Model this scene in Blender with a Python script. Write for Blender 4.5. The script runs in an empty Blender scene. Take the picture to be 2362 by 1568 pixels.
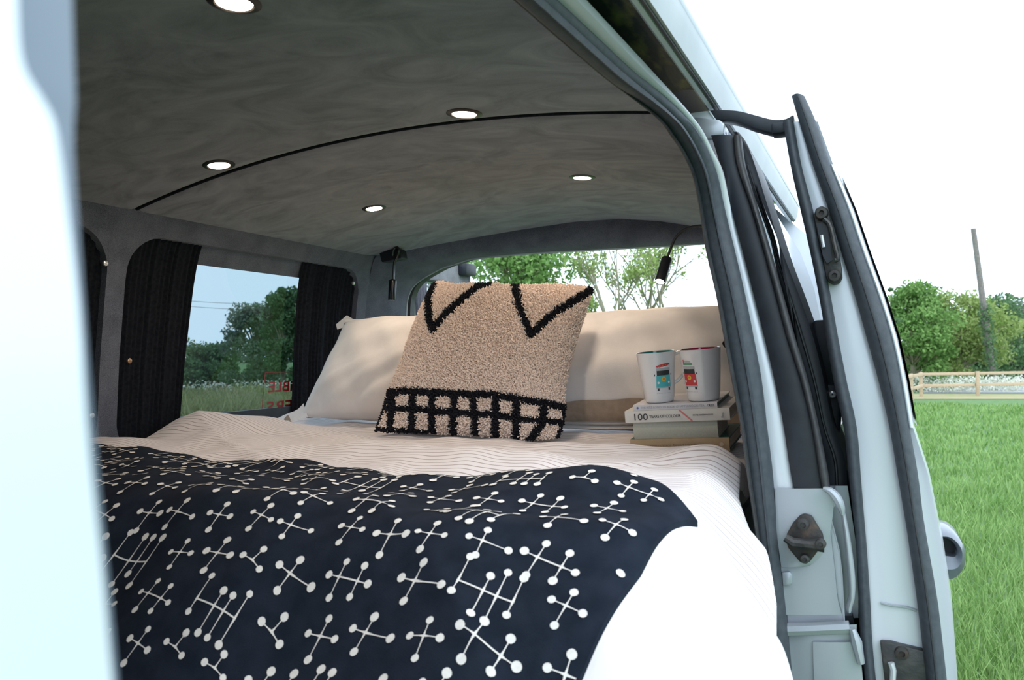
import bpy, bmesh, math, random
import numpy as np
from mathutils import Vector, Matrix

# ------------------------------------------------------------------ camera, sky, exposure
sc = bpy.context.scene
ZC = 1.45                       # camera height above the field
FPX, W, H = 1800.0, 2362.0, 1568.0
TH, PI_, RO = math.radians(24.2), math.radians(1.05), math.radians(0.5)
Fv = np.array([-math.sin(TH) * math.cos(PI_), math.cos(TH) * math.cos(PI_), math.sin(PI_)])
R0 = np.array([math.cos(TH), math.sin(TH), 0.0])
U0 = np.cross(R0, Fv)
Rv = R0 * math.cos(RO) - U0 * math.sin(RO)
Uv = U0 * math.cos(RO) + R0 * math.sin(RO)

cam_d = bpy.data.cameras.new('camera')
cam_d.sensor_width = 23.6
cam_d.lens = FPX / W * 23.6
cam_d.clip_start = 0.01
cam_d.clip_end = 800
cam_d.dof.use_dof = True
cam_d.dof.focus_distance = 1.95
cam_d.dof.aperture_fstop = 5.6
cam = bpy.data.objects.new('camera', cam_d)
sc.collection.objects.link(cam)
m = Matrix.Identity(4)
for i in range(3):
    m[i][0], m[i][1], m[i][2] = Rv[i], Uv[i], -Fv[i]
m[2][3] = ZC
cam.matrix_world = m
sc.camera = cam

wd = bpy.data.worlds.new('overcast_sky')
sc.world = wd
wd.use_nodes = True
bg = wd.node_tree.nodes['Background']
bg.inputs[0].default_value = (0.79, 0.93, 1.08, 1)
bg.inputs[1].default_value = 2.5

sun_d = bpy.data.lights.new('veiled_sun', 'SUN')
sun_d.energy = 1.5
sun_d.angle = math.radians(40)
sun_d.color = (1.0, 0.97, 0.92)
sun = bpy.data.objects.new('veiled_sun', sun_d)
sun.rotation_euler = (math.radians(42), 0, math.radians(62))
sun.location = (0, 0, 30)
sc.collection.objects.link(sun)

sc.view_settings.view_transform = 'Standard'
sc.view_settings.look = 'None'
sc.view_settings.exposure = 0.0
sc.view_settings.gamma = 1.0
sc.view_settings.use_curve_mapping = False

# ------------------------------------------------------------------ pixel -> place
def ray(x, y):
    return Fv + Rv * (x - 1181) / FPX + Uv * (784 - y) / FPX

def P(x, y, X=None, Y=None, Z=None, D=None):
    d = ray(x, y)
    if D is not None: return d * D
    if X is not None: return d * X / d[0]
    if Y is not None: return d * Y / d[1]
    return d * Z / d[2]

def tun(x, y, Ym, Zm, r):
    """ray against a door-opening 'tunnel': rear face Y=Ym, top Z=Zm, corner radius r"""
    d = ray(x, y)
    lo, hi = 0.05, 6.0
    for _ in range(48):
        t = (lo + hi) / 2
        q0, q1 = d[1] * t - (Ym - r), d[2] * t - (Zm - r)
        s = min(max(q0, q1), 0) + math.hypot(max(q0, 0), max(q1, 0)) - r
        if s < 0: lo = t
        else: hi = t
    return d * lo

def interp(tab, v):
    tab = sorted(tab)
    return float(np.interp(v, [a for a, b in tab], [b for a, b in tab]))

OUT = [(-0.95, -0.06), (-0.75, -0.045), (-0.5, -0.035), (-0.35, -0.04), (-0.26, -0.06), (-0.2, -0.085),
       (0.0, -0.112), (0.2, -0.148), (0.34, -0.195), (0.42, -0.235), (0.47, -0.27)]
def outer(z): return interp(OUT, z)                 # near side outer skin (lat at height)
INN = [(-0.95, -0.17), (-0.5, -0.17), (-0.2, -0.185), (0.0, -0.2), (0.2, -0.245), (0.33, -0.29), (0.42, -0.345)]
def inner(z): return interp(INN, z)                 # near side inner lining
FAR = [(-.95, -1.83), (-.5, -1.83), (-.2, -1.812), (0, -1.8), (.2, -1.778), (.28, -1.764), (.33, -1.748), (.384, -1.712), (.42, -1.66)]
def farlat(z): return interp(FAR, z)               # far side inner lining

# ------------------------------------------------------------------ mesh helpers
col = sc.collection
LOC = {}

def setp(o, label=None, cat=None, group=None, kind=None):
    if label: o['label'] = label
    if cat: o['category'] = cat
    if group: o['group'] = group
    if kind: o['kind'] = kind
    return o

def empty(name, loc, label, cat, group=None, kind=None):
    o = bpy.data.objects.new(name, None)
    o.empty_display_size = 0.05
    col.objects.link(o)
    o.location = (loc[0], loc[1], loc[2] + ZC)
    LOC[o.name] = np.array(loc, float)
    return setp(o, label, cat, group, kind)

def mk(name, V, F, mat, parent=None, smooth=True, label=None, cat=None, group=None, kind=None, mats=None, midx=None, uv=None):
    V = np.asarray(V, float).reshape(-1, 3)
    if parent is not None:
        loc = LOC[parent.name]
    else:
        loc = np.array([(V[:, 0].min() + V[:, 0].max()) / 2, (V[:, 1].min() + V[:, 1].max()) / 2, V[:, 2].min()])
    me = bpy.data.meshes.new(name)
    me.from_pydata((V - loc).tolist(), [], F if isinstance(F, list) else F.tolist())
    for mt in (mats or [mat]): me.materials.append(mt)
    n = len(me.polygons)
    if smooth: me.polygons.foreach_set('use_smooth', [True] * n)
    if midx is not None: me.polygons.foreach_set('material_index', list(midx))
    if uv is not None:
        at = me.attributes.new('st', 'FLOAT_VECTOR', 'POINT')
        at.data.foreach_set('vector', np.asarray(uv, float).ravel())
    me.update()
    o = bpy.data.objects.new(name, me)
    col.objects.link(o)
    if parent is not None:
        o.parent = parent
    else:
        o.location = (loc[0], loc[1], loc[2] + ZC)
    LOC[o.name] = loc
    return setp(o, label, cat, group, kind)

def fix_normals(o):
    bm = bmesh.new(); bm.from_mesh(o.data)
    bmesh.ops.recalc_face_normals(bm, faces=bm.faces)
    bm.to_mesh(o.data); bm.free()
    return o

def autosmooth(o, ang=35):
    """flat-shade across sharp edges"""
    me = o.data
    bm = bmesh.new(); bm.from_mesh(me)
    for e in bm.edges:
        if len(e.link_faces) == 2:
            e.smooth = e.calc_face_angle(0) < math.radians(ang)
    for f in bm.faces: f.smooth = True
    bm.to_mesh(me); bm.free()
    return o

def grid_faces(nr, nc, closed=False):
    F = []
    for i in range(nr - 1):
        for j in range(nc - (0 if closed else 1)):
            j2 = (j + 1) % nc
            F.append((i * nc + j, i * nc + j2, (i + 1) * nc + j2, (i + 1) * nc + j))
    return F

class G:
    """collects geometry of ONE part"""
    def __init__(s): s.V = []; s.F = []
    def add(s, V, F):
        b = len(s.V)
        s.V += [tuple(v) for v in V]
        s.F += [tuple(i + b for i in f) for f in F]
        return s
    def loft(s, rows, closed=False, cap=False):
        nr, nc = len(rows), len(rows[0])
        F = grid_faces(nr, nc, closed)
        if cap:
            F.append(tuple(range(nc))[::-1]); F.append(tuple(range((nr - 1) * nc, nr * nc)))
        return s.add([p for r in rows for p in r], F)
    def tube(s, pts, r, n=10, cap=True):
        pts = [np.array(p, float) for p in pts]
        rs = r if isinstance(r, (list, tuple)) else [r] * len(pts)
        rows = []
        ref = None
        for i, p in enumerate(pts):
            t = pts[min(i + 1, len(pts) - 1)] - pts[max(i - 1, 0)]
            t /= np.linalg.norm(t) + 1e-12
            if ref is None:
                a = np.array([0, 0, 1.0]) if abs(t[2]) < .9 else np.array([1.0, 0, 0])
            else: a = ref
            u = a - t * np.dot(a, t); u /= np.linalg.norm(u); ref = u
            w = np.cross(t, u)
            rows.append([p + rs[i] * (u * math.cos(k * 2 * math.pi / n) + w * math.sin(k * 2 * math.pi / n)) for k in range(n)])
        return s.loft(rows, True, cap)
    def prism(s, poly, off):
        n = len(poly); off = np.array(off, float)
        A = [np.array(p, float) for p in poly]
        V = A + [p + off for p in A]
        F = [tuple(range(n)), tuple(range(2 * n - 1, n - 1, -1))]
        F += [(i, n + i, n + (i + 1) % n, (i + 1) % n) for i in range(n)]
        return s.add(V, F)
    def box(s, c, size, M=None):
        c = np.array(c, float); h = np.array(size, float) / 2
        M = np.eye(3) if M is None else M
        V = [c + M @ (np.array([x, y, z]) * h) for x in (-1, 1) for y in (-1, 1) for z in (-1, 1)]
        F = [(0, 1, 3, 2), (4, 6, 7, 5), (0, 4, 5, 1), (2, 3, 7, 6), (0, 2, 6, 4), (1, 5, 7, 3)]
        return s.add(V, F)
    def lathe(s, prof, c, ax=(0, 0, 1), n=32, cap=False):
        ax = np.array(ax, float); ax /= np.linalg.norm(ax)
        a = np.array([1.0, 0, 0]) if abs(ax[0]) < .9 else np.array([0, 1.0, 0])
        u = a - ax * np.dot(a, ax); u /= np.linalg.norm(u); w = np.cross(ax, u)
        c = np.array(c, float)
        rows = [[c + ax * z + r * (u * math.cos(k * 2 * math.pi / n) + w * math.sin(k * 2 * math.pi / n)) for k in range(n)] for r, z in prof]
        return s.loft(rows, True, cap)
    def build(s, name, mat, parent=None, bevel=0, seg=2, sharp=35, fix=True, **k):
        o = mk(name, s.V, s.F, mat, parent, **k)
        if fix: fix_normals(o)
        if bevel:
            bm = bmesh.new(); bm.from_mesh(o.data)
            ed = [e for e in bm.edges if len(e.link_faces) == 2 and e.calc_face_angle(0) > math.radians(30)]
            bmesh.ops.bevel(bm, geom=ed, offset=bevel, segments=seg, affect='EDGES', profile=.5, clamp_overlap=True)
            bm.to_mesh(o.data); bm.free()
        autosmooth(o, sharp)
        return o

def smooth_poly(pts, n):
    """Catmull-Rom through points -> n samples"""
    p = [np.array(q, float) for q in pts]
    p = [2 * p[0] - p[1]] + p + [2 * p[-1] - p[-2]]
    out = []
    m_ = len(p) - 3
    for k in range(n):
        t = k / (n - 1) * m_
        i = min(int(t), m_ - 1); t -= i
        a, b, c, d = p[i:i + 4]
        out.append(.5 * ((2 * b) + (c - a) * t + (2 * a - 5 * b + 4 * c - d) * t * t + (3 * b - a - 3 * c + d) * t ** 3))
    return out

def text_part(name, body, size, origin, ex, ey, mat, parent, font_scale=1.0, depth=0.0004, align='LEFT', label=None, fit=None):
    cu = bpy.data.curves.new('t', 'FONT')
    cu.body = body; cu.size = size; cu.align_x = align; cu.resolution_u = 3
    cu.extrude = depth
    cu.offset = size * 0.008 * font_scale
    to = bpy.data.objects.new('t', cu); col.objects.link(to)
    dg = bpy.context.evaluated_depsgraph_get()
    me = bpy.data.meshes.new_from_object(to.evaluated_get(dg))
    ex = np.array(ex, float); ey = np.array(ey, float)
    if fit: ex = ex / np.linalg.norm(ex) * fit / max(v.co.x for v in me.vertices)
    ez = np.cross(ex, ey); ez /= np.linalg.norm(ez)
    o0 = np.array(origin, float)
    V = [o0 + ex * v.co.x + ey * v.co.y + ez * v.co.z for v in me.vertices]
    F = [tuple(p.vertices) for p in me.polygons]
    bpy.data.objects.remove(to); bpy.data.curves.remove(cu); bpy.data.meshes.remove(me)
    return mk(name, V, F, mat, parent, smooth=False, label=label)

def copy_tree(o, loc):
    c = o.copy(); col.objects.link(c)
    c.location = (loc[0], loc[1], loc[2] + ZC); LOC[c.name] = np.array(loc, float)
    for ch in list(o.children):
        d = ch.copy(); col.objects.link(d); d.parent = c
        for g in list(ch.children):
            e = g.copy(); col.objects.link(e); e.parent = d
    return c

# ------------------------------------------------------------------ materials
class N:
    def __init__(s, name):
        s.m = bpy.data.materials.new(name); s.m.use_nodes = True
        s.t = s.m.node_tree; s.b = s.t.nodes['Principled BSDF']; s.o = s.t.nodes['Material Output']
    def n(s, typ, **k):
        x = s.t.nodes.new(typ)
        for a, v in k.items():
            if a.startswith('i_'):
                x.inputs[a[2:].replace('_', ' ')].default_value = v
            else: setattr(x, a, v)
        return x
    def l(s, a, b): s.t.links.new(a, b)
    def math(s, op, a, b=None, c=None):
        x = s.n('ShaderNodeMath', operation=op)
        for i, v in enumerate((a, b, c)):
            if v is None: continue
            if isinstance(v, (int, float)): x.inputs[i].default_value = v
            else: s.l(v, x.inputs[i])
        return x.outputs[0]
    def ramp(s, fac, stops):
        r = s.n('ShaderNodeValToRGB')
        e = r.color_ramp.elements
        while len(e) < len(stops): e.new(.5)
        for x, (p, c) in zip(e, stops):
            x.position = p; x.color = (*c, 1)
        s.l(fac, r.inputs[0]); return r.outputs[0]

def mat(name, c1, c2=None, scale=20, rough=.6, metal=0, bump=0, bscale=None, detail=6, spec=.5, coat=0, sheen=0, stretch=None, contrast=(.35, .65)):
    q = N(name); b = q.b
    b.inputs['Roughness'].default_value = rough
    b.inputs['Metallic'].default_value = metal
    b.inputs['Specular IOR Level'].default_value = spec
    b.inputs['Coat Weight'].default_value = coat
    b.inputs['Coat Roughness'].default_value = .08
    b.inputs['Sheen Weight'].default_value = sheen
    co = q.n('ShaderNodeTexCoord').outputs['Object']
    if stretch:
        mp = q.n('ShaderNodeMapping'); mp.inputs['Scale'].default_value = stretch
        q.l(co, mp.inputs[0]); co = mp.outputs[0]
    nz = q.n('ShaderNodeTexNoise'); nz.inputs['Scale'].default_value = scale; nz.inputs['Detail'].default_value = detail
    q.l(co, nz.inputs['Vector'])
    c2 = c2 or tuple(x * .92 for x in c1)
    q.l(q.ramp(nz.outputs[0], [(contrast[0], c1), (contrast[1], c2)]), b.inputs['Base Color'])
    if bump:
        n2 = q.n('ShaderNodeTexNoise'); n2.inputs['Scale'].default_value = bscale or scale * 4; n2.inputs['Detail'].default_value = 4
        q.l(co, n2.inputs['Vector'])
        bp = q.n('ShaderNodeBump'); bp.inputs['Strength'].default_value = bump; bp.inputs['Distance'].default_value = .003
        q.l(n2.outputs[0], bp.inputs['Height']); q.l(bp.outputs[0], b.inputs['Normal'])
    return q.m

def emit(name, c, s):
    q = N(name)
    q.b.inputs['Base Color'].default_value = (.9, .85, .75, 1)
    q.b.inputs['Emission Color'].default_value = (*c, 1)
    q.b.inputs['Emission Strength'].default_value = s
    return q.m

def glass(name, tint, refl=.06, rough=.0):
    q = N(name)
    tr = q.n('ShaderNodeBsdfTransparent'); tr.inputs[0].default_value = (*tint, 1)
    gl = q.n('ShaderNodeBsdfGlossy'); gl.inputs['Roughness'].default_value = rough
    gl.inputs['Color'].default_value = (.9, .95, 1, 1)
    fr = q.n('ShaderNodeFresnel'); fr.inputs[0].default_value = 1.45
    mx = q.n('ShaderNodeMixShader')
    q.l(fr.outputs[0], mx.inputs[0]); q.l(tr.outputs[0], mx.inputs[1]); q.l(gl.outputs[0], mx.inputs[2])
    q.l(mx.outputs[0], q.o.inputs[0])
    q.t.nodes.remove(q.b)
    return q.m

def leafmat(name, dark, light, trans=.35):
    q = N(name); b = q.b
    g = q.n('ShaderNodeNewGeometry')
    nz = q.n('ShaderNodeTexNoise'); nz.inputs['Scale'].default_value = .9; nz.inputs['Detail'].default_value = 3
    q.l(q.n('ShaderNodeTexCoord').outputs['Object'], nz.inputs['Vector'])
    f = q.math('ADD', q.math('MULTIPLY', g.outputs['Random Per Island'], .6), q.math('MULTIPLY', nz.outputs[0], .5))
    c = q.ramp(f, [(.2, dark), (.85, light)])
    df = q.n('ShaderNodeBsdfDiffuse'); tl = q.n('ShaderNodeBsdfTranslucent'); mx = q.n('ShaderNodeMixShader')
    mx.inputs[0].default_value = trans
    q.l(c, df.inputs[0]); q.l(c, tl.inputs[0]); q.l(df.outputs[0], mx.inputs[1]); q.l(tl.outputs[0], mx.inputs[2])
    q.l(mx.outputs[0], q.o.inputs[0]); q.t.nodes.remove(b)
    return q.m

def carpetmat(name, c1, c2, scale=900):
    q = N(name); b = q.b
    b.inputs['Roughness'].default_value = .95; b.inputs['Specular IOR Level'].default_value = .1
    b.inputs['Sheen Weight'].default_value = .15
    co = q.n('ShaderNodeTexCoord').outputs['Object']
    nz = q.n('ShaderNodeTexNoise'); nz.inputs['Scale'].default_value = scale; nz.inputs['Detail'].default_value = 2
    n2 = q.n('ShaderNodeTexNoise'); n2.inputs['Scale'].default_value = 14; n2.inputs['Detail'].default_value = 5
    q.l(co, nz.inputs['Vector']); q.l(co, n2.inputs['Vector'])
    f = q.math('ADD', q.math('MULTIPLY', nz.outputs[0], .75), q.math('MULTIPLY', n2.outputs[0], .25))
    q.l(q.ramp(f, [(.36, c1), (.62, c2)]), b.inputs['Base Color'])
    bp = q.n('ShaderNodeBump'); bp.inputs['Strength'].default_value = .5; bp.inputs['Distance'].default_value = .002
    q.l(nz.outputs[0], bp.inputs['Height']); q.l(bp.outputs[0], b.inputs['Normal'])
    return q.m

M = {}
def suede():
    q = N('grey_suede_headlining'); b = q.b
    b.inputs['Roughness'].default_value = .9; b.inputs['Specular IOR Level'].default_value = .15
    b.inputs['Sheen Weight'].default_value = .25; b.inputs['Sheen Roughness'].default_value = .4
    co = q.n('ShaderNodeTexCoord').outputs['Object']
    mp = q.n('ShaderNodeMapping'); mp.inputs['Scale'].default_value = (1, 1.6, 1); mp.inputs['Rotation'].default_value = (0, 0, .5)
    q.l(co, mp.inputs[0])
    a = q.n('ShaderNodeTexNoise'); a.inputs['Scale'].default_value = 4.5; a.inputs['Detail'].default_value = 7
    a.inputs['Distortion'].default_value = 2.2; a.inputs['Roughness'].default_value = .6
    q.l(mp.outputs[0], a.inputs['Vector'])
    f = q.n('ShaderNodeTexNoise'); f.inputs['Scale'].default_value = 700; f.inputs['Detail'].default_value = 2
    q.l(co, f.inputs['Vector'])
    v = q.math('ADD', q.math('MULTIPLY', a.outputs[0], .8), q.math('MULTIPLY', f.outputs[0], .2))
    q.l(q.ramp(v, [(.36, (.175, .18, .205)), (.5, (.25, .257, .29)), (.64, (.315, .318, .355))]), b.inputs['Base Color'])
    bp = q.n('ShaderNodeBump'); bp.inputs['Strength'].default_value = .25; bp.inputs['Distance'].default_value = .001
    q.l(f.outputs[0], bp.inputs['Height']); q.l(bp.outputs[0], b.inputs['Normal'])
    return q.m
M['suede'] = suede()
M['carpet2'] = carpetmat('skylit_lining_carpet', (.08, .085, .095), (.26, .27, .285))  # same lining carpet, paled in colour for skylight on the rear door
M['carpet'] = carpetmat('dark_grey_lining_carpet', (.045, .052, .07), (.19, .205, .245))
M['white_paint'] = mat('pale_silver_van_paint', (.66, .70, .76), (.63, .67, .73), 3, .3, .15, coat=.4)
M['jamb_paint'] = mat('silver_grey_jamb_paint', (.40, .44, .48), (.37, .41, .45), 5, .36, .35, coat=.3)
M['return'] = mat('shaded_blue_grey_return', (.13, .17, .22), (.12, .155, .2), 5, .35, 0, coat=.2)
M['rail'] = mat('weathered_grey_rail', (.36, .40, .41), (.31, .35, .36), 8, .4, .2)
M['silver'] = mat('silver_trim_metal', (.62, .66, .7), (.56, .6, .64), 8, .4, .4)
M['rubber'] = mat('black_rubber', (.028, .03, .034), (.045, .048, .052), 60, .5, 0, bump=.2, bscale=500, spec=.45)
M["rubber2"] = mat('dusty_black_rubber', (.036, .045, .057), (.052, .062, .075), 90, .62, 0, bump=.15, bscale=500)
M['plastic'] = mat('satin_black_plastic', (.012, .015, .021), (.018, .022, .03), 40, .46, 0, spec=.4)
M['handle'] = mat('grey_painted_handle', (.15, .17, .2), (.13, .15, .18), 20, .3, .2, coat=.3)
M['blackmetal'] = mat('greasy_dark_metal', (.035, .037, .04), (.06, .058, .055), 60, .45, .35, bump=.3, bscale=120)
M['rust'] = mat('rusty_dark_steel', (.04, .038, .037), (.09, .058, .042), 45, .6, .3, bump=.3, bscale=160, contrast=(.5, .75))
M['channel'] = mat('stained_track_channel', (.02, .026, .034), (.17, .155, .07), 14, .6, .1, contrast=(.5, .72), stretch=(3, 1, 3), bump=.3)
M['blind'] = mat('black_curtain_cloth', (.010, .012, .016), (.018, .020, .026), 120, .9, 0, spec=.08, bump=.1)
M['blind2'] = mat('grey_curtain_cloth', (.13, .13, .16), (.18, .18, .21), 120, .85, 0, spec=.15, bump=.1)  # cloth colour raised so the curtain looks daylit
M['white_cotton'] = mat('white_cotton', (.82, .8, .79), (.78, .76, .75), 25, .9, 0, spec=.15, sheen=.15, bump=.12, bscale=260)
M['beige_band'] = mat('taupe_linen', (.42, .34, .27), (.36, .29, .23), 60, .9, 0, spec=.1, bump=.3, bscale=300)
M['shaded_backing'] = mat('shaded_cushion_backing', (.62, .52, .46), (.56, .46, .4), 160, .95, 0, spec=.05)  # backing cloth darkened in colour as shade between the tufts
M['cream_yarn'] = mat('cream_yarn', (.93, .82, .75), (.86, .74, .66), 160, .95, 0, spec=.1, bump=.2)
M['black_yarn'] = mat('black_yarn', (.012, .013, .018), (.028, .028, .036), 160, .95, 0, spec=.1)
M['navy'] = mat('navy_cotton_twill', (.010, .015, .025), (.016, .022, .035), 30, .92, 0, spec=.1, bump=.25, bscale=700)
M['printwhite'] = mat('white_fabric_print', (.8, .78, .74), (.72, .7, .66), 200, .9, 0, spec=.1)
M['lens'] = emit('warm_lamp_lens', (1.0, .79, .60), 230)
M['lens2'] = emit('reading_lamp_lens', (1.0, .74, .50), 420)
M['lens3'] = emit('dim_reading_lamp_lens', (1.0, .62, .35), 14)
M['bezel'] = mat('black_bezel', (.02, .018, .017), (.03, .027, .025), 60, .35, .5)
M['chrome'] = mat('gunmetal_lamp', (.05, .05, .055), (.07, .07, .075), 60, .22, .8)
M['brass'] = mat('brass_stud', (.5, .33, .2), (.4, .26, .16), 60, .35, .9)
M['studwhite'] = mat('pale_metal_stud', (.8, .8, .8), (.7, .7, .7), 60, .3, .6)
M['tint'] = glass('privacy_glass', (.26, .32, .34))
M['tint_dark'] = mat('dark_tinted_glass_panel', (.006, .008, .011), (.01, .012, .015), 5, .06, 0, spec=.6)
M['clear'] = glass('clear_glass', (.5, .56, .56))
M['red'] = mat('red_vinyl', (.32, .015, .02), (.26, .012, .016), 60, .5)
M['ceramic'] = mat('white_glazed_ceramic', (.74, .75, .77), (.72, .73, .75), 8, .12, 0, coat=.6)
M['teal_glaze'] = mat('teal_glaze', (.03, .24, .24), (.025, .2, .2), 20, .12, coat=.5)
M['pink_glaze'] = mat('crimson_glaze', (.42, .02, .09), (.36, .016, .07), 20, .12, coat=.5)
def flat(n, c, r=.55): return mat(n, c, tuple(x * .93 for x in c), 60, r)
M['p_teal'] = flat('turquoise_print', (.08, .5, .55)); M['p_red'] = flat('red_print', (.6, .05, .06))
M['p_dark'] = flat('charcoal_print', (.03, .035, .04)); M['p_yel'] = flat('yellow_print', (.75, .5, .06))
M['p_grey'] = flat('grey_print', (.45, .47, .49)); M['p_or'] = flat('orange_print', (.75, .2, .05))
M['p_green'] = flat('green_print', (.12, .35, .22)); M['p_white'] = flat('white_print', (.85, .85, .85))
M['p_blue'] = flat('blue_print', (.12, .15, .45)); M['p_pink'] = flat('salmon_print', (.68, .2, .2))
M['paper'] = mat('page_paper', (.62, .56, .46), (.5, .45, .36), 500, .9, stretch=(.05, .05, 1))
M['bk_ritz'] = mat('pale_lilac_cover', (.66, .65, .68), (.62, .61, .64), 60, .45)
M['bk_green'] = mat('dark_green_cover', (.03, .11, .085), (.025, .09, .07), 60, .45)
M['bk_white'] = mat('off_white_cover', (.68, .66, .62), (.64, .62, .58), 60, .5)
M['bk_sage'] = mat('pale_sage_cloth', (.46, .47, .4), (.42, .43, .36), 250, .75, bump=.15, bscale=600)
M['bk_tan'] = mat('tan_cover', (.4, .29, .17), (.36, .26, .15), 60, .6)
M['ink'] = flat('dark_ink', (.04, .04, .045)); M['ink_grey'] = flat('grey_ink', (.36, .37, .42)); M['ink_brown'] = flat('brown_ink', (.2, .14, .09))
M['ink_pale'] = flat('pale_ink', (.55, .45, .34))
M['wood'] = mat('weathered_fence_timber', (.52, .4, .27), (.42, .32, .22), 12, .85, stretch=(1, 1, 6), bump=.2)
M['polewood'] = mat('grey_pole_timber', (.24, .22, .2), (.18, .16, .15), 12, .85)
M['bark'] = mat('pale_bark', (.3, .27, .19), (.2, .19, .13), 8, .9, bump=.3)
M['leaf_a'] = leafmat('fresh_green_leaves', (.085, .19, .045), (.27, .43, .15))
M['leaf_b'] = leafmat('deep_green_leaves', (.07, .145, .065), (.19, .30, .15))
M['leaf_c'] = leafmat('yellow_green_leaves', (.17, .27, .06), (.40, .48, .20), .45)
M['leaf_d'] = leafmat('blue_green_leaves', (.11, .17, .11), (.24, .31, .22))
M['grass'] = leafmat('grass_blades', (.10, .21, .045), (.34, .49, .19), .4)
M['hay'] = leafmat('tall_pale_grass', (.16, .2, .07), (.42, .42, .22), .4)
M['flower'] = leafmat('white_hedge_blossom', (.6, .62, .5), (.85, .86, .78), .3)
M['soil'] = mat('field_soil_and_turf', (.10, .18, .07), (.14, .22, .10), 6, .95, spec=.1)
M['bare'] = mat('dry_bare_earth', (.36, .3, .2), (.28, .3, .14), 3, .95, spec=.1)
M['road'] = mat('grey_tarmac', (.42, .43, .45), (.36, .37, .39), 5, .9, spec=.2)
M['bedbase'] = mat('grey_bed_board', (.2, .2, .2), (.16, .16, .16), 20, .8)
M['floor'] = mat('dark_floor_vinyl', (.08, .075, .07), (.06, .055, .05), 20, .5)

def stripe_mat():
    q = N('white_cotton_with_wavy_pinstripe'); b = q.b
    b.inputs['Roughness'].default_value = .9; b.inputs['Specular IOR Level'].default_value = .12; b.inputs['Sheen Weight'].default_value = .15
    at = q.n('ShaderNodeAttribute', attribute_name='st')
    sp = q.n('ShaderNodeSeparateXYZ'); q.l(at.outputs['Vector'], sp.inputs[0])
    nz = q.n('ShaderNodeTexNoise'); nz.inputs['Scale'].default_value = 5; nz.inputs['Detail'].default_value = 2
    q.l(at.outputs['Vector'], nz.inputs['Vector'])
    v = q.math('ADD', sp.outputs['Y'], q.math('MULTIPLY', nz.outputs[0], .07))
    fr = q.math('FRACT', q.math('DIVIDE', v, .0145))
    d = q.math('ABSOLUTE', q.math('SUBTRACT', fr, .5))
    line = q.math('SMOOTH_MIN', 1.0, q.math('MULTIPLY', q.math('MAXIMUM', q.math('SUBTRACT', .10, d), 0.0), 30.0), .01)
    fade = q.n('ShaderNodeMapRange'); fade.inputs['From Min'].default_value = arcB_stripe[0]; fade.inputs['From Max'].default_value = arcB_stripe[1]
    q.l(sp.outputs['Y'], fade.inputs['Value']); line = q.math('MULTIPLY', line, fade.outputs[0])
    mx = q.n('ShaderNodeMix', data_type='RGBA')
    mx.inputs['A'].default_value = (.76, .73, .745, 1); mx.inputs['B'].default_value = (.36, .31, .30, 1)
    q.l(line, mx.inputs['Factor']); q.l(mx.outputs['Result'], b.inputs['Base Color'])
    n2 = q.n('ShaderNodeTexNoise'); n2.inputs['Scale'].default_value = 30; n2.inputs['Detail'].default_value = 4
    q.l(at.outputs['Vector'], n2.inputs['Vector'])
    bp = q.n('ShaderNodeBump'); bp.inputs['Strength'].default_value = .25; bp.inputs['Distance'].default_value = .004
    q.l(n2.outputs[0], bp.inputs['Height']); q.l(bp.outputs[0], b.inputs['Normal'])
    return q.m


# ------------------------------------------------------------------ the setting: van shell
def ceil_z(lat): return .487 - .147 * (lat + .86) ** 2

def on_ceiling(x, y):
    d = ray(x, y); lo, hi = .2, 6.0
    for _ in range(50):
        t = (lo + hi) / 2
        if d[2] * t < ceil_z(d[0] * t): lo = t
        else: hi = t
    return d * lo

FLOORZ = -.86
G().box((-1.0, 1.0, FLOORZ - .03), (1.7, 3.7, .06)).build('floor', M['floor'], kind='structure',
    label='dark van floor under the bed', cat='floor')

# ceiling: two suede panels meeting at a piped seam
def panel_rows(y0, y1, ny, lift=0.0, a=-1.715, b=-.335):
    return [[(x, y, ceil_z(x) + lift) for x in np.linspace(a, b, 41)] for y in np.linspace(y0, y1, ny)]
top = G().loft(panel_rows(-.8, 2.86, 12, .02))
ceiling = top.build('ceiling', M['carpet'], kind='structure', label='grey suede headlining arching over the van interior', cat='ceiling')
rear_edge_px = [(840, 587), (870, 590), (925, 580), (1000, 565), (1100, 547), (1200, 530), (1330, 511), (1430, 505), (1520, 510), (1620, 525), (1700, 532)]
rear_edge = [on_ceiling(*p) for p in rear_edge_px[:8]] + [P(1520, 510, Y=2.725), P(1620, 525, Y=2.70), P(1690, 541, Y=2.66)]
def edgeY(lat):
    xs = [p[0] for p in rear_edge]; ys = [p[1] for p in rear_edge]
    return float(np.interp(lat, xs, ys))
def edgeZ(lat): return float(np.interp(lat, [p[0] for p in rear_edge], [p[2] for p in rear_edge]))
SEAM = 1.44
def tuck(y, y0, y1):
    t = min(abs(y - y0), abs(y - y1)) / .02
    return .006 * max(0, 1 - t) ** 2
for (y0, y1) in ((-.78, SEAM - .0035), (SEAM + .0035, None)):
    rows = []
    xs = np.linspace(-1.712, -.338, 49)
    for k in range(26):
        t = k / 25
        t = t if y1 else t
        row = []
        for x in xs:
            ye = y1 if y1 else edgeY(x) + .02
            s = .5 - .5 * math.cos(math.pi * t)
            y = y0 + (ye - y0) * s
            q_ = 0 if y1 else max(0, (y - ye + .45) / .45); q_ = q_ * q_ * (3 - 2 * q_)
            row.append((x, y, ceil_z(x) + tuck(y, y0, ye) + q_ * (edgeZ(x) - ceil_z(x))))
        rows.append(row)
    G().loft(rows).build('lining_panel', M['suede'], ceiling)
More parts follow.
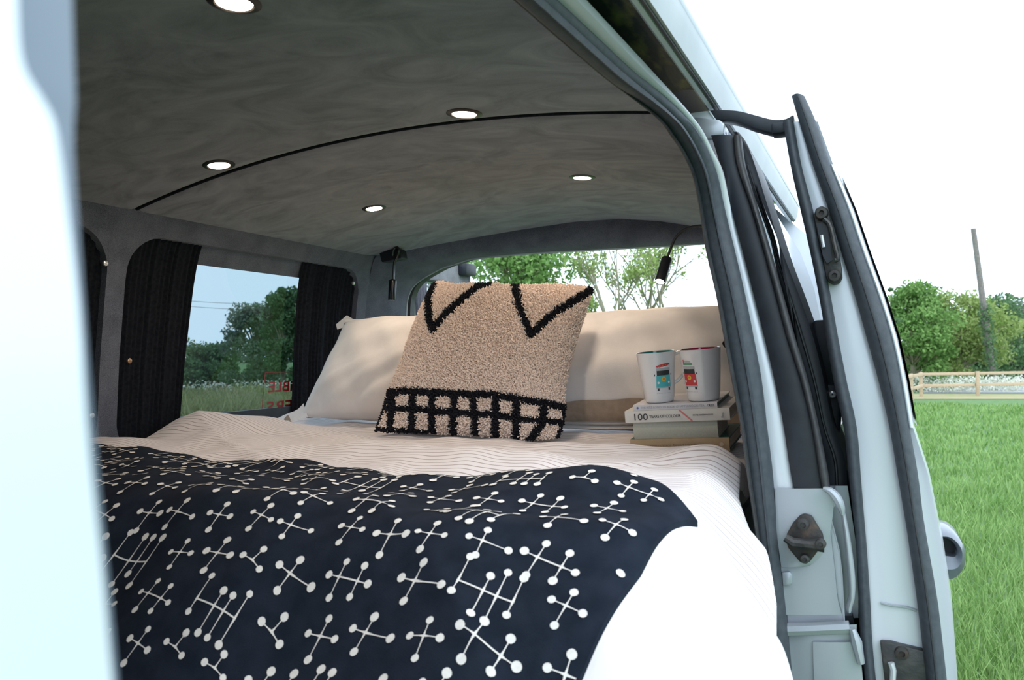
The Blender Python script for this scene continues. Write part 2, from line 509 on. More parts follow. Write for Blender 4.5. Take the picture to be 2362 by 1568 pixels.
G().tube([(x, SEAM, ceil_z(x) + .0035) for x in np.linspace(-1.71, -.34, 60)], .0042, 8).build('seam_piping', M['blind'], ceiling, label='dark piped seam across the headlining')

# roof skin outside
rows = [[(x, y, .535 - .02 * ((x + 1) / .76) ** 4 + .0) for x in np.linspace(-1.77, -.24, 25)] for y in (-1.0, 0, 1, 2, 2.86)]
G().loft(rows).build('roof', M['white_paint'], kind='structure', label='white painted outer roof skin of the van', cat='roof')

def rr_sdf(y, z, r):           # rounded rectangle: (y0,y1,z0,z1,radius)
    y0, y1, z0, z1, rad = r
    qy = abs(y - (y0 + y1) / 2) - (y1 - y0) / 2 + rad
    qz = abs(z - (z0 + z1) / 2) - (z1 - z0) / 2 + rad
    return min(max(qy, qz), 0) + math.hypot(max(qy, 0), max(qz, 0)) - rad

def side_wall(y0, y1, z0, z1, latf, holes, step=.016, reveal=0.0, thick=0.0):
    ny = int((y1 - y0) / step) + 1; nz = int((z1 - z0) / step) + 1
    ys = np.linspace(y0, y1, ny); zs = np.linspace(z0, z1, nz)
    pos = {}
    for i in range(ny):
        for j in range(nz): pos[i, j] = [ys[i], zs[j]]
    keep = []
    for i in range(ny - 1):
        for j in range(nz - 1):
            cy, cz = (ys[i] + ys[i + 1]) / 2, (zs[j] + zs[j + 1]) / 2
            if all(rr_sdf(cy, cz, h) > 0 for h in holes): keep.append((i, j))
    used = {}
    cnt = {}
    for (i, j) in keep:
        c = [(i, j), (i + 1, j), (i + 1, j + 1), (i, j + 1)]
        for k in range(4):
            e = frozenset((c[k], c[(k + 1) % 4])); cnt[e] = cnt.get(e, 0) + 1
    border = [tuple(e) for e, n in cnt.items() if n == 1]
    for (a, b) in border:
        for v in (a, b):
            y, z = pos[v]
            for h in holes:
                d = rr_sdf(y, z, h)
                if abs(d) < step * 1.5:
                    e = 1e-4
                    gy = (rr_sdf(y + e, z, h) - rr_sdf(y - e, z, h)) / (2 * e); gz = (rr_sdf(y, z + e, h) - rr_sdf(y, z - e, h)) / (2 * e)
                    n = math.hypot(gy, gz) or 1
                    pos[v] = [y - d * gy / n, z - d * gz / n]
    V, F = [], []
    def vid(k, off=0.0):
        key = (k, off)
        if key not in used:
            y, z = pos[k]; used[key] = len(V); V.append((latf(z) + off, y, z))
        return used[key]
    for (i, j) in keep:
        F.append((vid((i, j)), vid((i + 1, j)), vid((i + 1, j + 1)), vid((i, j + 1))))
    if reveal:
        for (a, b) in border:
            ya, za = pos[a]
            if min(abs(rr_sdf(ya, za, h)) for h in holes) < .004 and min(abs(rr_sdf(*pos[b], h)) for h in holes) < .004:
                F.append((vid(a), vid(b), vid(b, reveal), vid(a, reveal)))
    g = G(); g.V = V; g.F = F
    return g

WIN1 = (1.462, 2.50, -.27, .327, .10)
WIN2 = (.16, 1.405, -.27, .327, .11)
wl = side_wall(-.78, 2.56, FLOORZ, .384, farlat, [WIN1, WIN2], reveal=-.045).build('wall_left', M['carpet'], kind='structure',
    label='dark carpet lined far side wall of the van', cat='wall')
side_wall(-1.0, 2.86, FLOORZ - .05, .45, lambda z: -2 - outer(z), [(1.45, 2.55, -.29, .34, .1), (.14, 1.44, -.29, .34, .1)], step=.03).build('outer_skin', M['white_paint'], wl)
for (px, py, mt) in ((298, 832, 'brass'), (243, 607, 'studwhite'), (815, 653, 'studwhite'), (211, 958, 'studwhite')):
    zz = 0
    p = P(px, py, X=-1.8)
    p = P(px, py, X=farlat(p[2]) + .004)
    G().lathe([(.0001, .005), (.003, .005), (.0068, .003), (.0075, -.002)], p, (1, 0, 0), 14).build('press_stud', M[mt], wl)

# far rear window with frame, sticker
w1 = empty('window_1', (-1.85, 2.0, -.27), 'tinted far side window behind open black curtains, trees beyond', 'window', kind='structure')
def wlat(z): return farlat(z) - .047
G().loft([[(wlat(z), y, z) for y in np.linspace(1.44, 2.56, 12)] for z in np.linspace(-.3, .36, 8)]).build('pane', M['tint'], w1, fix=False)
fr = G()
def fbar(y0, y1, z0, z1, t=.02):
    fr.add([(wlat(z) + dx, y, z) for dx in (.002, t) for y in (y0, y1) for z in (z0, z1)],
           [(0, 1, 3, 2), (4, 6, 7, 5), (0, 4, 5, 1), (2, 3, 7, 6), (0, 2, 6, 4), (1, 5, 7, 3)])
fbar(1.44, 2.56, -.31, -.176)
fr.build('window_frame', M['plastic'], w1, label='black window surround')
g = G(); g.add([(wlat(z) + dx, y, z) for dx in (.002, .012) for y in (1.44, 2.56) for z in (.276, .37)],
      [(0, 1, 3, 2), (4, 6, 7, 5), (0, 4, 5, 1), (2, 3, 7, 6), (0, 2, 6, 4), (1, 5, 7, 3)])
g.build('lined_header', M['carpet'], w1)
# sticker: mirrored lettering seen from inside
def on_pane(x, y):
    p = P(x, y, X=-1.87)
    for _ in range(4): p = P(x, y, X=wlat(p[2]) + .0025)
    return p
o1 = on_pane(698, 893); u1 = on_pane(620, 894)
ex = (on_pane(612, 870) - on_pane(700, 866)); ex[2] = 0; ex /= np.linalg.norm(ex)     # text runs towards the front
ey = np.array([.09, 0, 1.0]); ey /= np.linalg.norm(ey)
text_part('sticker_lettering', 'DiBLE', .052, on_pane(697, 899), ex, ey, M['red'], w1, 2.2, .0002, fit=np.linalg.norm(on_pane(697, 893) - on_pane(619, 897)), label='red mirrored sticker lettering')
text_part('sticker_lettering', 'PERS', .052, on_pane(694, 943), ex, ey, M['red'], w1, 2.2, .0002, fit=np.linalg.norm(on_pane(694, 937) - on_pane(614, 942)))
bd = G()
for a, b in (((612, 859), (720, 857)), ((612, 859), (603, 955))):
    bd.tube([on_pane(*a), on_pane(*b)], .0011, 5)
bd.build('sticker_border', M['red'], w1)

w2 = empty('window_2', (-1.85, .8, -.27), 'blacked out middle window on the far side wall', 'window', kind='structure')
G().loft([[(wlat(z), y, z) for y in np.linspace(.1, 1.45, 12)] for z in np.linspace(-.3, .36, 8)]).build('pane', M['tint_dark'], w2, fix=False)

# rear wall: padded frame round the open rear doorway
oc = [(farlat(-.5), 2.56, FLOORZ), (farlat(-.3), 2.56, -.3), (farlat(0), 2.56, 0), (farlat(.2), 2.56, .2), (farlat(.3), 2.555, .3)]
oc += [tuple(p + np.array([0, 0, .002])) for p in rear_edge[1:10]]
oc += [tuple(rear_edge[10]), (inner(.33), 2.62, .33), (inner(.2), 2.6, .2), (inner(0), 2.6, 0), (inner(-.5), 2.6, FLOORZ)]
ic = [(-1.752, 2.8, FLOORZ), (-1.752, 2.8, -.3), (-1.752, 2.8, .0), (-1.75, 2.8, .19), (-1.735, 2.8, .26)]
for p in ((960, 650), (1010, 620), (1048, 607), (1090, 595), (1170, 587), (1250, 581), (1330, 577), (1400, 573), (1520, 567)):
    ic.append(tuple(P(*p, Y=2.8)))
ic += [(-.46, 2.8, .385), (-.33, 2.8, .34), (-.27, 2.8, .22), (-.26, 2.8, 0), (-.26, 2.8, FLOORZ)]
oc = smooth_poly(oc, 90); ic = smooth_poly(ic, 90)
rows = []
for t in np.linspace(0, 1, 9):
    r = []
    for a, b in zip(oc, ic):
        p = a + (b - a) * t
        bul = .035 * math.sin(math.pi * t) ** .8
        p = p + np.array([0, -bul * .8, -bul * .55 * min(1, max(0, (a[2] - .22) / .14))])
        r.append(p)
    rows.append(r)
rows.append([b + np.array([0, .025, .0]) for b in ic])
wr = G().loft(rows).build('wall_rear', M['carpet'], kind='structure', label='dark padded carpet frame around the open rear doorway', cat='wall')
G().tube([b + np.array([0, .012, .0]) for b in ic], .0045, 8).build('painted_rim', M['jamb_paint'], wr)
rows = [[b + np.array([0, .02, 0]) for b in ic], [b + np.array([-.012 * np.sign(b[0] + 1), .024, .004]) for b in ic],
        [b + np.array([-.012 * np.sign(b[0] + 1), .06, .004]) for b in ic]]
G().loft(rows).build('door_seal', M['rubber'], wr)
body_rear = [[p + np.array([0, .05, 0]) for p in ic], [np.array([(-1.95 if b[0] < -1 else -.05) if b[2] < .3 else b[0] * 1.0, 2.86, b[2] if b[2] < .3 else .53]) for b in ic]]
G().loft(body_rear).build('outer_frame', M['white_paint'], wr)

# added unseen partition keeping out cab light, and near side lining
G().box((-1.0, -.8, -.2), (1.75, .04, 1.36)).build('front_light_block', M['carpet'], kind='structure', label='added dark partition blocking light from the cab', cat='wall')
g = G().loft([[(inner(z) + .03, y, z) for y in (1.43, 1.8, 2.2, 2.62)] for z in np.linspace(FLOORZ, .40, 18)])
wrt = g.build('wall_right', M['carpet'], kind='structure', label='near side wall of the van with white outer skin and door pillar', cat='wall')
# outer skin behind the pillar, with dark quarter window
g = G().loft([[(outer(z), y, z) for y in (1.435, 1.8, 2.3, 2.86)] for z in np.linspace(FLOORZ - .05, .455, 30)])
g.build('outer_skin', M['white_paint'], wrt)
# pillar jamb facing forward
zs = np.linspace(FLOORZ - .05, .44, 34)
g = G().loft([[(inner(z) + .035 + (outer(z) + .002 - inner(z) - .035) * t, 1.437, z) for t in (0, .3, .6, .85, 1)] for z in zs])
jamb = g.build('pillar_jamb', M['white_paint'], wrt)

def strip(rows_px, Ypl, bulge, back, name, mt, parent, tunnel=None, n=5, dens=3, fwd=0, **k):
    """strip traced between two edges; cross-section bulges towards the opening; 'back' closes it behind"""
    L = smooth_poly([(a[0], a[2]) for a in rows_px], len(rows_px) * dens)
    Rr = smooth_poly([(a[1], a[2]) for a in rows_px], len(rows_px) * dens)
    rows = []
    for l, r in zip(L, Rr):
        if tunnel: A, B = tun(l[0], l[1], *tunnel), tun(r[0], r[1], *tunnel)
        else: A, B = P(l[0], l[1], Y=Ypl), P(r[0], r[1], Y=Ypl)
        # direction towards opening centre
        mid = (A + B) / 2
        if tunnel:
            w = min(max((mid[1] - (tunnel[0] - tunnel[2] - .12)) / (tunnel[2] + .1), 0), 1); w = w * w * (3 - 2 * w)
            dirn = np.array([0, -w, -(1 - w)], float); dirn /= np.linalg.norm(dirn)
        else: dirn = np.array([0, -1.0, 0])
        row = [A - dirn * back]
        for t in np.linspace(0, 1, n):
            row.append(A + (B - A) * t + dirn * bulge * math.sin(math.pi * t) ** .7 if 0 < t < 1 else A + (B - A) * t)
        row.append(B - dirn * back)
        rows.append(row)
    if fwd: rows.insert(0, [p + np.array([0, -fwd, 0]) for p in rows[0]])
    return G().loft(rows).build(name, mt, parent, sharp=50, **k)

SEALPX = [(850, 955, -300), (1020, 1118, -150), (1193, 1275, 0), (1295, 1372, 90), (1391, 1460, 172), (1470, 1540, 235), (1523, 1591, 282), (1546, 1614, 313), (1568, 1631, 346),
          (1586, 1645, 380), (1598, 1655, 413), (1612, 1669, 479), (1628, 1693, 579), (1651, 1716, 678), (1669, 1736, 778), (1688, 1755, 880), (1708, 1767, 986),
          (1722, 1780, 1091), (1744, 1792, 1248), (1757, 1807, 1380), (1765, 1817, 1479), (1770, 1825, 1568), (1780, 1838, 1720), (1790, 1850, 1900)]
t1 = strip(SEALPX, None, .014, .03, 'trim_1', M['rubber2'], None, tunnel=(1.40, .42, .22), n=9, fwd=.75, kind='structure',
           label='dark rubber seal running round the sliding door opening', cat='seal')
# thin inner lip of the seal
strip([(a, a + 9, y) for a, b, y in SEALPX], None, .006, .02, 'seal_lip', M['rubber'], t1, tunnel=(1.385, .415, .22), n=4, fwd=.75)
strip([(a + (b - a) * .52, a + (b - a) * .66, y) for a, b, y in SEALPX], None, .006, .004, 'seal_rib', M['rubber2'], t1, tunnel=(1.388, .408, .22), n=4, fwd=.75)
LIGHTPX = [(955, 1030, -300), (1118, 1185, -150), (1275, 1332, 0), (1372, 1418, 90), (1460, 1497, 172), (1540, 1564, 235), (1591, 1606, 282), (1614, 1626, 313), (1631, 1643, 346),
           (1645, 1661, 380), (1655, 1671, 413), (1669, 1686, 479), (1693, 1713, 579), (1716, 1738, 678), (1736, 1763, 778), (1755, 1788, 880), (1767, 1808, 986), (1780, 1824, 1091),
           (1786, 1840, 1140)]
strip([(a - 6, b, y) for a, b, y in LIGHTPX], None, .004, .012, 'painted_flange', M['white_paint'], wrt, tunnel=(1.42, .43, .23), n=6, fwd=.75)

CAP = [(1640, 1692, 312), (1661, 1701, 380), (1686, 1734, 479), (1713, 1763, 579), (1738, 1790, 678), (1763, 1819, 778), (1787, 1848, 880), (1808, 1874, 986), (1824, 1891, 1091), (1832, 1898, 1131)]
strip(CAP, 1.412, .004, .02, 'pillar_cap', M['plastic'], wrt, n=7, label='satin black plastic pillar cover')
RIDGE = [(1692, 1706, 312), (1700, 1716, 380), (1733, 1746, 479), (1762, 1776, 579), (1789, 1804, 678), (1815, 1832, 778), (1848, 1862, 880), (1873, 1887, 986), (1890, 1908, 1091), (1897, 1913, 1128)]
strip(RIDGE, 1.406, .005, .03, 'pillar_ridge', M['rubber'], wrt, n=5)
# quarter window glass along the outer skin (seen at a grazing angle)
def skin_pt(y, z, off): return (outer(z) + off, y, z)
QW = (1.425, 2.6, -.26, .31, .06)
rows = []
for z in np.linspace(-.258, .308, 30):
    ys = []
    for y in np.linspace(1.42, 2.6, 60):
        ys.append(y)
    # clip to the rounded rectangle
    a = next((y for y in np.linspace(1.42, 2.0, 200) if rr_sdf(y, z, QW) < 0), 1.48)
    b = next((y for y in np.linspace(2.62, 2.0, 200) if rr_sdf(y, z, QW) < 0), 2.55)
    rows.append([skin_pt(y, z, .012) for y in np.linspace(a, b, 10)])
qg = G().loft(rows); 
qo = qg.build('quarter_window', M['tint_dark'], wrt, label='dark near side quarter window')
FIN = [(1690, 1704, 305), (1699, 1722, 330), (1708, 1741, 380), (1738, 1772, 479), (1768, 1804, 579), (1796, 1842, 678), (1822, 1876, 778), (1855, 1901, 880), (1880, 1922, 986), (1900, 1950, 1060), (1905, 1955, 1128)]
strip(FIN, 1.49, .004, .25, 'window_moulding', M['plastic'], wrt, n=6, label='black moulding along the quarter window')
strip([(a + (b - a) * .45, a + (b - a) * .6, y) for a, b, y in FIN[2:]], 1.482, .004, .01, 'moulding_rib', M['rubber'], wrt, n=4)
# dark moulded block and stud behind the door edge
g = G()
pts = [(1872, 745), (1880, 738), (1900, 737), (1950, 745), (1955, 893), (1915, 890), (1898, 878), (1884, 820)]
g.prism([P(x, y, Y=1.62) for x, y in pts], (0, .12, 0)).build('vent_catch', M['plastic'], wrt, bevel=.006)
g = G().prism([P(x, y, Y=1.60) for x, y in ((1862, 880), (1945, 890), (1935, 1010), (1965, 1130), (1900, 1130))], (0, .1, 0)).build('catch_mount', M['plastic'], wrt, bevel=.006)
G().lathe([(.0015, 0), (.0045, -.004), (.0068, -.002), (.007, .006)], P(1920, 910, Y=1.592), (0, 1, 0), 14).build('catch_stud', M['studwhite'], wrt)

# lower jamb: stamped body with step, striker plate
lower = [(1784, 1925, 1128), (1786, 1928, 1160), (1789, 1914, 1192), (1792, 1918, 1248), (1799, 1925, 1310), (1807, 1932, 1380), (1811, 1942, 1418)]
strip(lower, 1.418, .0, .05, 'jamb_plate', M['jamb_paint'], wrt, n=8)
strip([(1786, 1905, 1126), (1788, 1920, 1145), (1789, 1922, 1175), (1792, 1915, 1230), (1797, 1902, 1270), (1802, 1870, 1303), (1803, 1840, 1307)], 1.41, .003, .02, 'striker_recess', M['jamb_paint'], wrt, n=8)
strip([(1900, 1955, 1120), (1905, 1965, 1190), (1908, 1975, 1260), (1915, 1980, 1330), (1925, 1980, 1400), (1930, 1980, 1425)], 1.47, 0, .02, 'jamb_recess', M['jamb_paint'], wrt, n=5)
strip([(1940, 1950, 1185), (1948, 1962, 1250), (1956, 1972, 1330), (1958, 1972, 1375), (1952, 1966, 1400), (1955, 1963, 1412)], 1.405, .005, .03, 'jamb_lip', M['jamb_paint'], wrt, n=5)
G().tube(smooth_poly([P(x, y, Y=1.40) for x, y in ((1898, 1126), (1915, 1132), (1930, 1148), (1940, 1170), (1944, 1188))], 14), [.003 + .0045 * math.sin(math.pi * i / 13) for i in range(14)], 8).build('shoulder_highlight_bead', M['jamb_paint'], wrt)  # bead added to stand in for the crescent highlight
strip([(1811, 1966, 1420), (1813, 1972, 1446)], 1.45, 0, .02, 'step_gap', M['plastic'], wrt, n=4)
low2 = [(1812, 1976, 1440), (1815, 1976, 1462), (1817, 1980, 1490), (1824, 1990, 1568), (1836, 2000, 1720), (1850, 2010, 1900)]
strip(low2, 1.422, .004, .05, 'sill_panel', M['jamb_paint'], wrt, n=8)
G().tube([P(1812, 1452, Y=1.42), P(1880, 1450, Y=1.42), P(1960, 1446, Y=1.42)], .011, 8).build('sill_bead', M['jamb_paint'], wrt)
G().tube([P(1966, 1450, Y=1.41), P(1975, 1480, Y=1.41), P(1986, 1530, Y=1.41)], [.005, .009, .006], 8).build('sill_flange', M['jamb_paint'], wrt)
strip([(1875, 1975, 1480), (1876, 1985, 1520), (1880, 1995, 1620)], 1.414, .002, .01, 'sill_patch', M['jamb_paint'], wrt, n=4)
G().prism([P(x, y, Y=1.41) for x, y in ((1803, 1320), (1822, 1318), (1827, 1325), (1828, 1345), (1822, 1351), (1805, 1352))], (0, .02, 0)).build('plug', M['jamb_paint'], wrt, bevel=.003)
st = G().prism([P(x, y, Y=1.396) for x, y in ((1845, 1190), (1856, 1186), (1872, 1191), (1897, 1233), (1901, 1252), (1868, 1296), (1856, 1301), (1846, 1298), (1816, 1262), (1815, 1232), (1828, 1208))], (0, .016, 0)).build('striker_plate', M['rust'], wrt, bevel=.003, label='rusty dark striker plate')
G().tube([P(1812, 1240, Y=1.386), P(1830, 1252, Y=1.384), P(1870, 1256, Y=1.384), P(1900, 1257, Y=1.384)], [.007, .009, .009, .0125], 10).build('striker_bar', M['blackmetal'], st)
for (x, y, r) in ((1853, 1209, .009), (1857, 1288, .007), (1893, 1254, .008)):
    G().lathe([(.0001, -.004), (r * .45, -.004), (r * .5, -.007), (r, -.006), (r * 1.1, .003)], P(x, y, Y=1.388 if x < 1880 else 1.376), (0, 1, 0), 14).build('bolt', M['blackmetal'], st)

# roof drip rail and track channel
def along(sec, y0, y1, n=8, k=.02):
    return [[(a + (y - 1.1) * k, y, b) for a, b in sec] for y in np.linspace(y0, y1, n)]
G().loft(along([(-.337, .44), (-.334, .478), (-.30, .482), (-.268, .478), (-.262, .455)], -.7, 1.43)).build('track_channel', M['channel'], wrt, label='stained dark sliding door track')
G().loft(along([(-.262, .47), (-.264, .453), (-.258, .447), (-.252, .449), (-.25, .456)], -.7, 2.86)).build('rail_lip', M['silver'], wrt)
G().loft(along([(-.252, .462), (-.249, .449), (-.2455, .449), (-.243, .462)], -.7, 2.86)).build('rail_groove', M['rubber'], wrt)
G().loft(along([(-.246, .464), (-.2445, .452), (-.240, .452), (-.236, .466), (-.232, .484), (-.230, .498), (-.232, .510), (-.245, .521), (-.275, .534)], -.7, 2.86)).build('drip_rail', M['rail'], wrt, label='pale silver roof drip rail')
G().loft(along([(-.231, .498), (-.2275, .503), (-.2275, .508), (-.232, .512)], -.7, 2.86)).build('drip_edge', M['jamb_paint'], wrt)
# corner block under the track
G().prism([P(x, y, Y=1.43) for x, y in ((1598, 268), (1660, 275), (1672, 285), (1668, 312), (1640, 320), (1612, 322), (1600, 300))], (0, .05, 0)).build('corner_block', M['jamb_paint'], wrt, bevel=.005)

# front pillar of the opening (nearest to the camera)
fp = [(40, -220), (44, 0), (50, 110), (66, 170), (100, 225), (130, 285), (146, 380), (158, 480), (184, 700), (205, 1000), (238, 1300), (262, 1568), (300, 1900)]
fe = smooth_poly([P(x - 4, y, X=-.135) for x, y in fp], 40)
fe = [np.array([-.27, fe[0][1] - .01, .46]), np.array([-.19, fe[0][1] - .005, .25])] + fe + [np.array([-.12, fe[-1][1] + .01, -.4]), np.array([-.11, fe[-1][1] + .01, FLOORZ - .05])]
rows = [[p + np.array([-.03, -.004, 0]), p + np.array([-.006, .0, 0]), p, p + np.array([.0, -.02, 0]), p + np.array([.002, -.3, 0]), p + np.array([-.02, -.8, 0])] for p in fe]
wf = G().loft(rows).build('trim_2', M['white_paint'], kind='structure', label='white front door pillar blurred at the left edge', cat='pillar')
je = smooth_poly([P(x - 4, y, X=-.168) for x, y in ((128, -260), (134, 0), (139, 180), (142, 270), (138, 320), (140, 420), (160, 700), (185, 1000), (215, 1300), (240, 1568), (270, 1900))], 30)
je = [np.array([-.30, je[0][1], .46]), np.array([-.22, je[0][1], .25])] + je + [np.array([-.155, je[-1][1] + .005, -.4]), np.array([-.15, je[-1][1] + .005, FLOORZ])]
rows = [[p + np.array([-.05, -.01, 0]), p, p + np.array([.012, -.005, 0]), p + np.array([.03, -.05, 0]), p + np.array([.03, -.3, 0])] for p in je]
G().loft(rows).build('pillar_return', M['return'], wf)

# ------------------------------------------------------------------ sliding door, slid back outside the body
Yd = 1.43
DOOR = [ # y, inner seal l, inner seal r, metal r, outer seal r, skin r
    (222, 1800, 1818, 1826, 1856, 1858), (280, 1806, 1830, 1843, 1882, 1886), (380, 1823, 1848, 1875, 1916, 1922), (479, 1845, 1874, 1910, 1956, 1964),
    (579, 1868, 1895, 1940, 1990, 1998), (678, 1888, 1915, 1971, 2026, 2034), (778, 1905, 1933, 1999, 2058, 2066), (880, 1923, 1953, 2027, 2080, 2088),
    (986, 1946, 1976, 2052, 2098, 2106), (1091, 1957, 1985, 2070, 2117, 2140), (1180, 1967, 1992, 2085, 2128, 2158), (1248, 1974, 1998, 2096, 2139, 2172), (1380, 1980, 2007, 2115, 2162, 2192),
    (1479, 1985, 2012, 2127, 2174, 2200), (1568, 1995, 2020, 2137, 2184, 2206), (1720, 2008, 2036, 2152, 2200, 2215), (1900, 2020, 2050, 2165, 2212, 2222)]
d1 = empty('door_1', tuple(P(2060, 1900, Y=Yd)), 'white sliding door slid back beside the van, edge with black seals', 'door', kind='structure')
body = []
for (y, a, b, c, d, e) in [r for r in DOOR if r[0] >= 280]:
    A, B, C, E = P(b - 6, y, Y=Yd + .012), P((b + c) / 2, y, Y=Yd + .008), P(c + 8, y, Y=Yd + .012), P(e, y, Y=Yd + .018)
    body.append([A + np.array([.012, 1.2, 0]), A + np.array([0, .05, 0]), A, B, C, C + np.array([(E - C)[0] * .6, .01, 0]), E, E + np.array([.004, .03, 0]), E + np.array([.006, .5, 0]), E + np.array([-.01, 1.2, 0])])
bb = G().loft(body)
bb.F.append(tuple(range(10)))
bb.build('door_shell', M['white_paint'], d1, sharp=40)
strip([(r[1], r[2], r[0]) for r in DOOR if r[0] >= 280], Yd, .012, .03, 'inner_seal', M['rubber2'], d1, n=8)
os_ = strip([(r[3], r[4], r[0]) for r in DOOR], Yd - .004, .016, .03, 'outer_seal', M['rubber2'], d1, n=10)
strip([(r[3] + (r[4] - r[3]) * .42, r[3] + (r[4] - r[3]) * .56, r[0]) for r in DOOR], Yd - .018, .004, .004, 'seal_rib', M['rubber'], os_, n=4)
strip([(r[4] - 3, r[5] + 1, r[0]) for r in DOOR if r[0] >= 300 and r[0] < 1000], Yd - .002, .004, .03, 'chrome_edge', M['silver'], d1, n=5)
# dark upper glazing of the sliding door, outside face
rows = []
for (y, a, b, c, d, e) in [r for r in DOOR if 380 <= r[0] <= 986]:
    E = P(e, y, Y=Yd + .018)
    rows.append([E + np.array([.008, yy, 0]) for yy in (.03, .4, .8, 1.1)])
G().loft(rows).build('door_window', M['tint_dark'], d1)
rows = []
for (y, a, b, c, d, e) in [r for r in DOOR if r[0] >= 1091]:
    A = P(a, y, Y=Yd + .03)
    rows.append([A + np.array([.01, .0, 0]), A + np.array([-.012, .05, 0]), A + np.array([-.034, .2, 0]), A + np.array([-.04, .6, 0]), A + np.array([-.03, 1.15, 0])])
G().loft(rows).build('door_card', M['plastic'], d1, label='dark inner door card')
# latch in the door edge (upper)
lp = [(1877, 496), (1882, 481), (1895, 474), (1908, 480), (1914, 494), (1916, 512), (1934, 575), (1942, 620), (1943, 640), (1937, 652), (1924, 657), (1911, 650), (1905, 636), (1897, 590), (1885, 540)]
la = G().prism([P(x, y, Y=Yd - .006) for x, y in lp], (0, .02, 0)).build('door_latch', M['blackmetal'], d1, bevel=.002, label='dark greasy door latch')
G().prism([P(x, y, Y=Yd - .012) for x, y in ((1883, 515), (1905, 512), (1912, 545), (1920, 600), (1908, 608), (1898, 590))], (0, .012, 0)).build('latch_mouth', M['plastic'], la)
G().tube(smooth_poly([P(x, y, Y=Yd - .016) for x, y in ((1900, 505), (1914, 520), (1926, 570), (1932, 596), (1926, 600))], 14), .004, 8).build('latch_arm', M['blackmetal'], la)
G().tube([P(1895, 542, Y=Yd - .016), P(1900, 570, Y=Yd - .016)], .0028, 8).build('latch_tongue', M['silver'], la)
for (x, y) in ((1895, 492), (1925, 636)):
    G().lathe([(.0001, -.002), (.0035, -.002), (.0045, -.006), (.009, -.0055), (.0105, -.002), (.011, .006)], P(x, y, Y=Yd - .012), (0, 1, 0), 18).build('latch_bolt', M['rust'], la)
# lower lock
lk = G().prism([P(x, y, Y=Yd - .004) for x, y in ((2030, 1481), (2056, 1482), (2132, 1502), (2150, 1640), (2048, 1640))], (0, .02, 0)).build('door_lock', M['blackmetal'], d1, bevel=.003, label='dark lock plate at the foot of the door edge')
G().lathe([(.0001, -.002), (.004, -.002), (.005, -.006), (.010, -.005), (.011, .004)], P(2080, 1506, Y=Yd - .006), (0, 1, 0), 16).build('lock_bolt', M['rust'], lk)
G().tube([P(2055, 1528, Y=Yd - .012), P(2060, 1545, Y=Yd - .012), P(2058, 1580, Y=Yd - .012)], .005, 8).build('lock_tongue', M['silver'], lk)
G().tube(smooth_poly([P(2032, 1390, Y=Yd + .008), P(2060, 1396, Y=Yd + .006), P(2090, 1400, Y=Yd + .007), P(2114, 1408, Y=Yd + .01)], 8), .0025, 6).build('body_crease', M['jamb_paint'], d1)
# outside handle
hp = [(2146, 1232), (2175, 1226), (2198, 1231), (2218, 1250), (2227, 1275), (2223, 1308), (2206, 1330), (2185, 1336), (2160, 1328)]
Yh = 1.52
g = G(); 
outerl = smooth_poly([P(x, y, Y=Yh) for x, y in hp], 30)
innerl = smooth_poly([P(x, y, Y=Yh) for x, y in ((2150, 1246), (2172, 1241), (2190, 1244), (2204, 1258), (2209, 1272), (2206, 1280), (2200, 1284), (2180, 1282), (2158, 1282))], 30)
rows = [[a, (a * .5 + b * .5) + np.array([0, -.012, 0]), b, b + np.array([0, .09, 0]), (a * .5 + b * .5) + np.array([0, .12, 0]), a + np.array([0, .1, 0])] for a, b in zip(outerl, innerl)]
g.loft(rows, closed=True).build('door_handle', M['handle'], d1, label='grey outside pull handle')
G().prism([P(x, y, Y=Yh + .03) for x, y in ((2140, 1238), (2190, 1243), (2207, 1262), (2206, 1284), (2150, 1284))], (0, .05, 0)).build('handle_recess', M['plastic'], d1)
# upper guide arm from track to door
arm = smooth_poly([P(x, y, Y=1.45) for x, y in ((1612, 270), (1650, 268), (1700, 272), (1745, 285), (1785, 295), (1812, 294), (1832, 284))], 22)
rows = []
for i, p in enumerate(arm):
    h = .006 + .006 * min(1, i / 10)
    rows.append([p + np.array([0, -.012, h]), p + np.array([0, .02, h]), p + np.array([0, .02, -h]), p + np.array([0, -.012, -h])])
G().loft(rows, closed=True, cap=True).build('guide_arm', M['plastic'], d1, bevel=.0015, label='black curved guide arm linking door to roof track')
G().box(P(1802, 300, Y=1.455), (.03, .04, .02)).build('guide_bracket', M['plastic'], d1, bevel=.004)

# ------------------------------------------------------------------ rear barn door swung open on the far side
d2 = empty('door_2', (-1.82, 3.1, FLOORZ), 'carpet lined rear barn door swung open behind the van', 'door', kind='structure')
def bd_x(y): return -1.80 - .02 * (y - 2.86)
def bdoor(y0, y1, z0, z1, holes, off, name, mt, **k):
    g = side_wall(y0, y1, z0, z1, lambda z: 0.0, holes, step=.02, reveal=-.03 if holes else 0)
    g.V = [(bd_x(v[1]) + off + v[0] - .03 * max(0, v[2]), v[1], v[2]) for v in g.V]
    return g.build(name, mt, d2, **k)
bdoor(2.87, 3.52, FLOORZ, .46, [(2.95, 3.42, -.15, .345, .06)], 0, 'door_lining', M['carpet2'])
bdoor(2.87, 3.53, FLOORZ, .47, [(2.95, 3.42, -.15, .345, .06)], -.05, 'door_skin', M['white_paint'])
g = G(); g.loft([[(bd_x(3.52) + .0, 3.525, z), (bd_x(3.52) - .05, 3.535, z)] for z in np.linspace(FLOORZ, .465, 6)]); g.build('door_edge', M['white_paint'], d2)
g = G(); g.loft([[(bd_x(y) - .03 * .46, y, .46), (bd_x(y) - .06, y, .47)] for y in (2.87, 3.2, 3.53)]); g.build('door_top', M['white_paint'], d2)
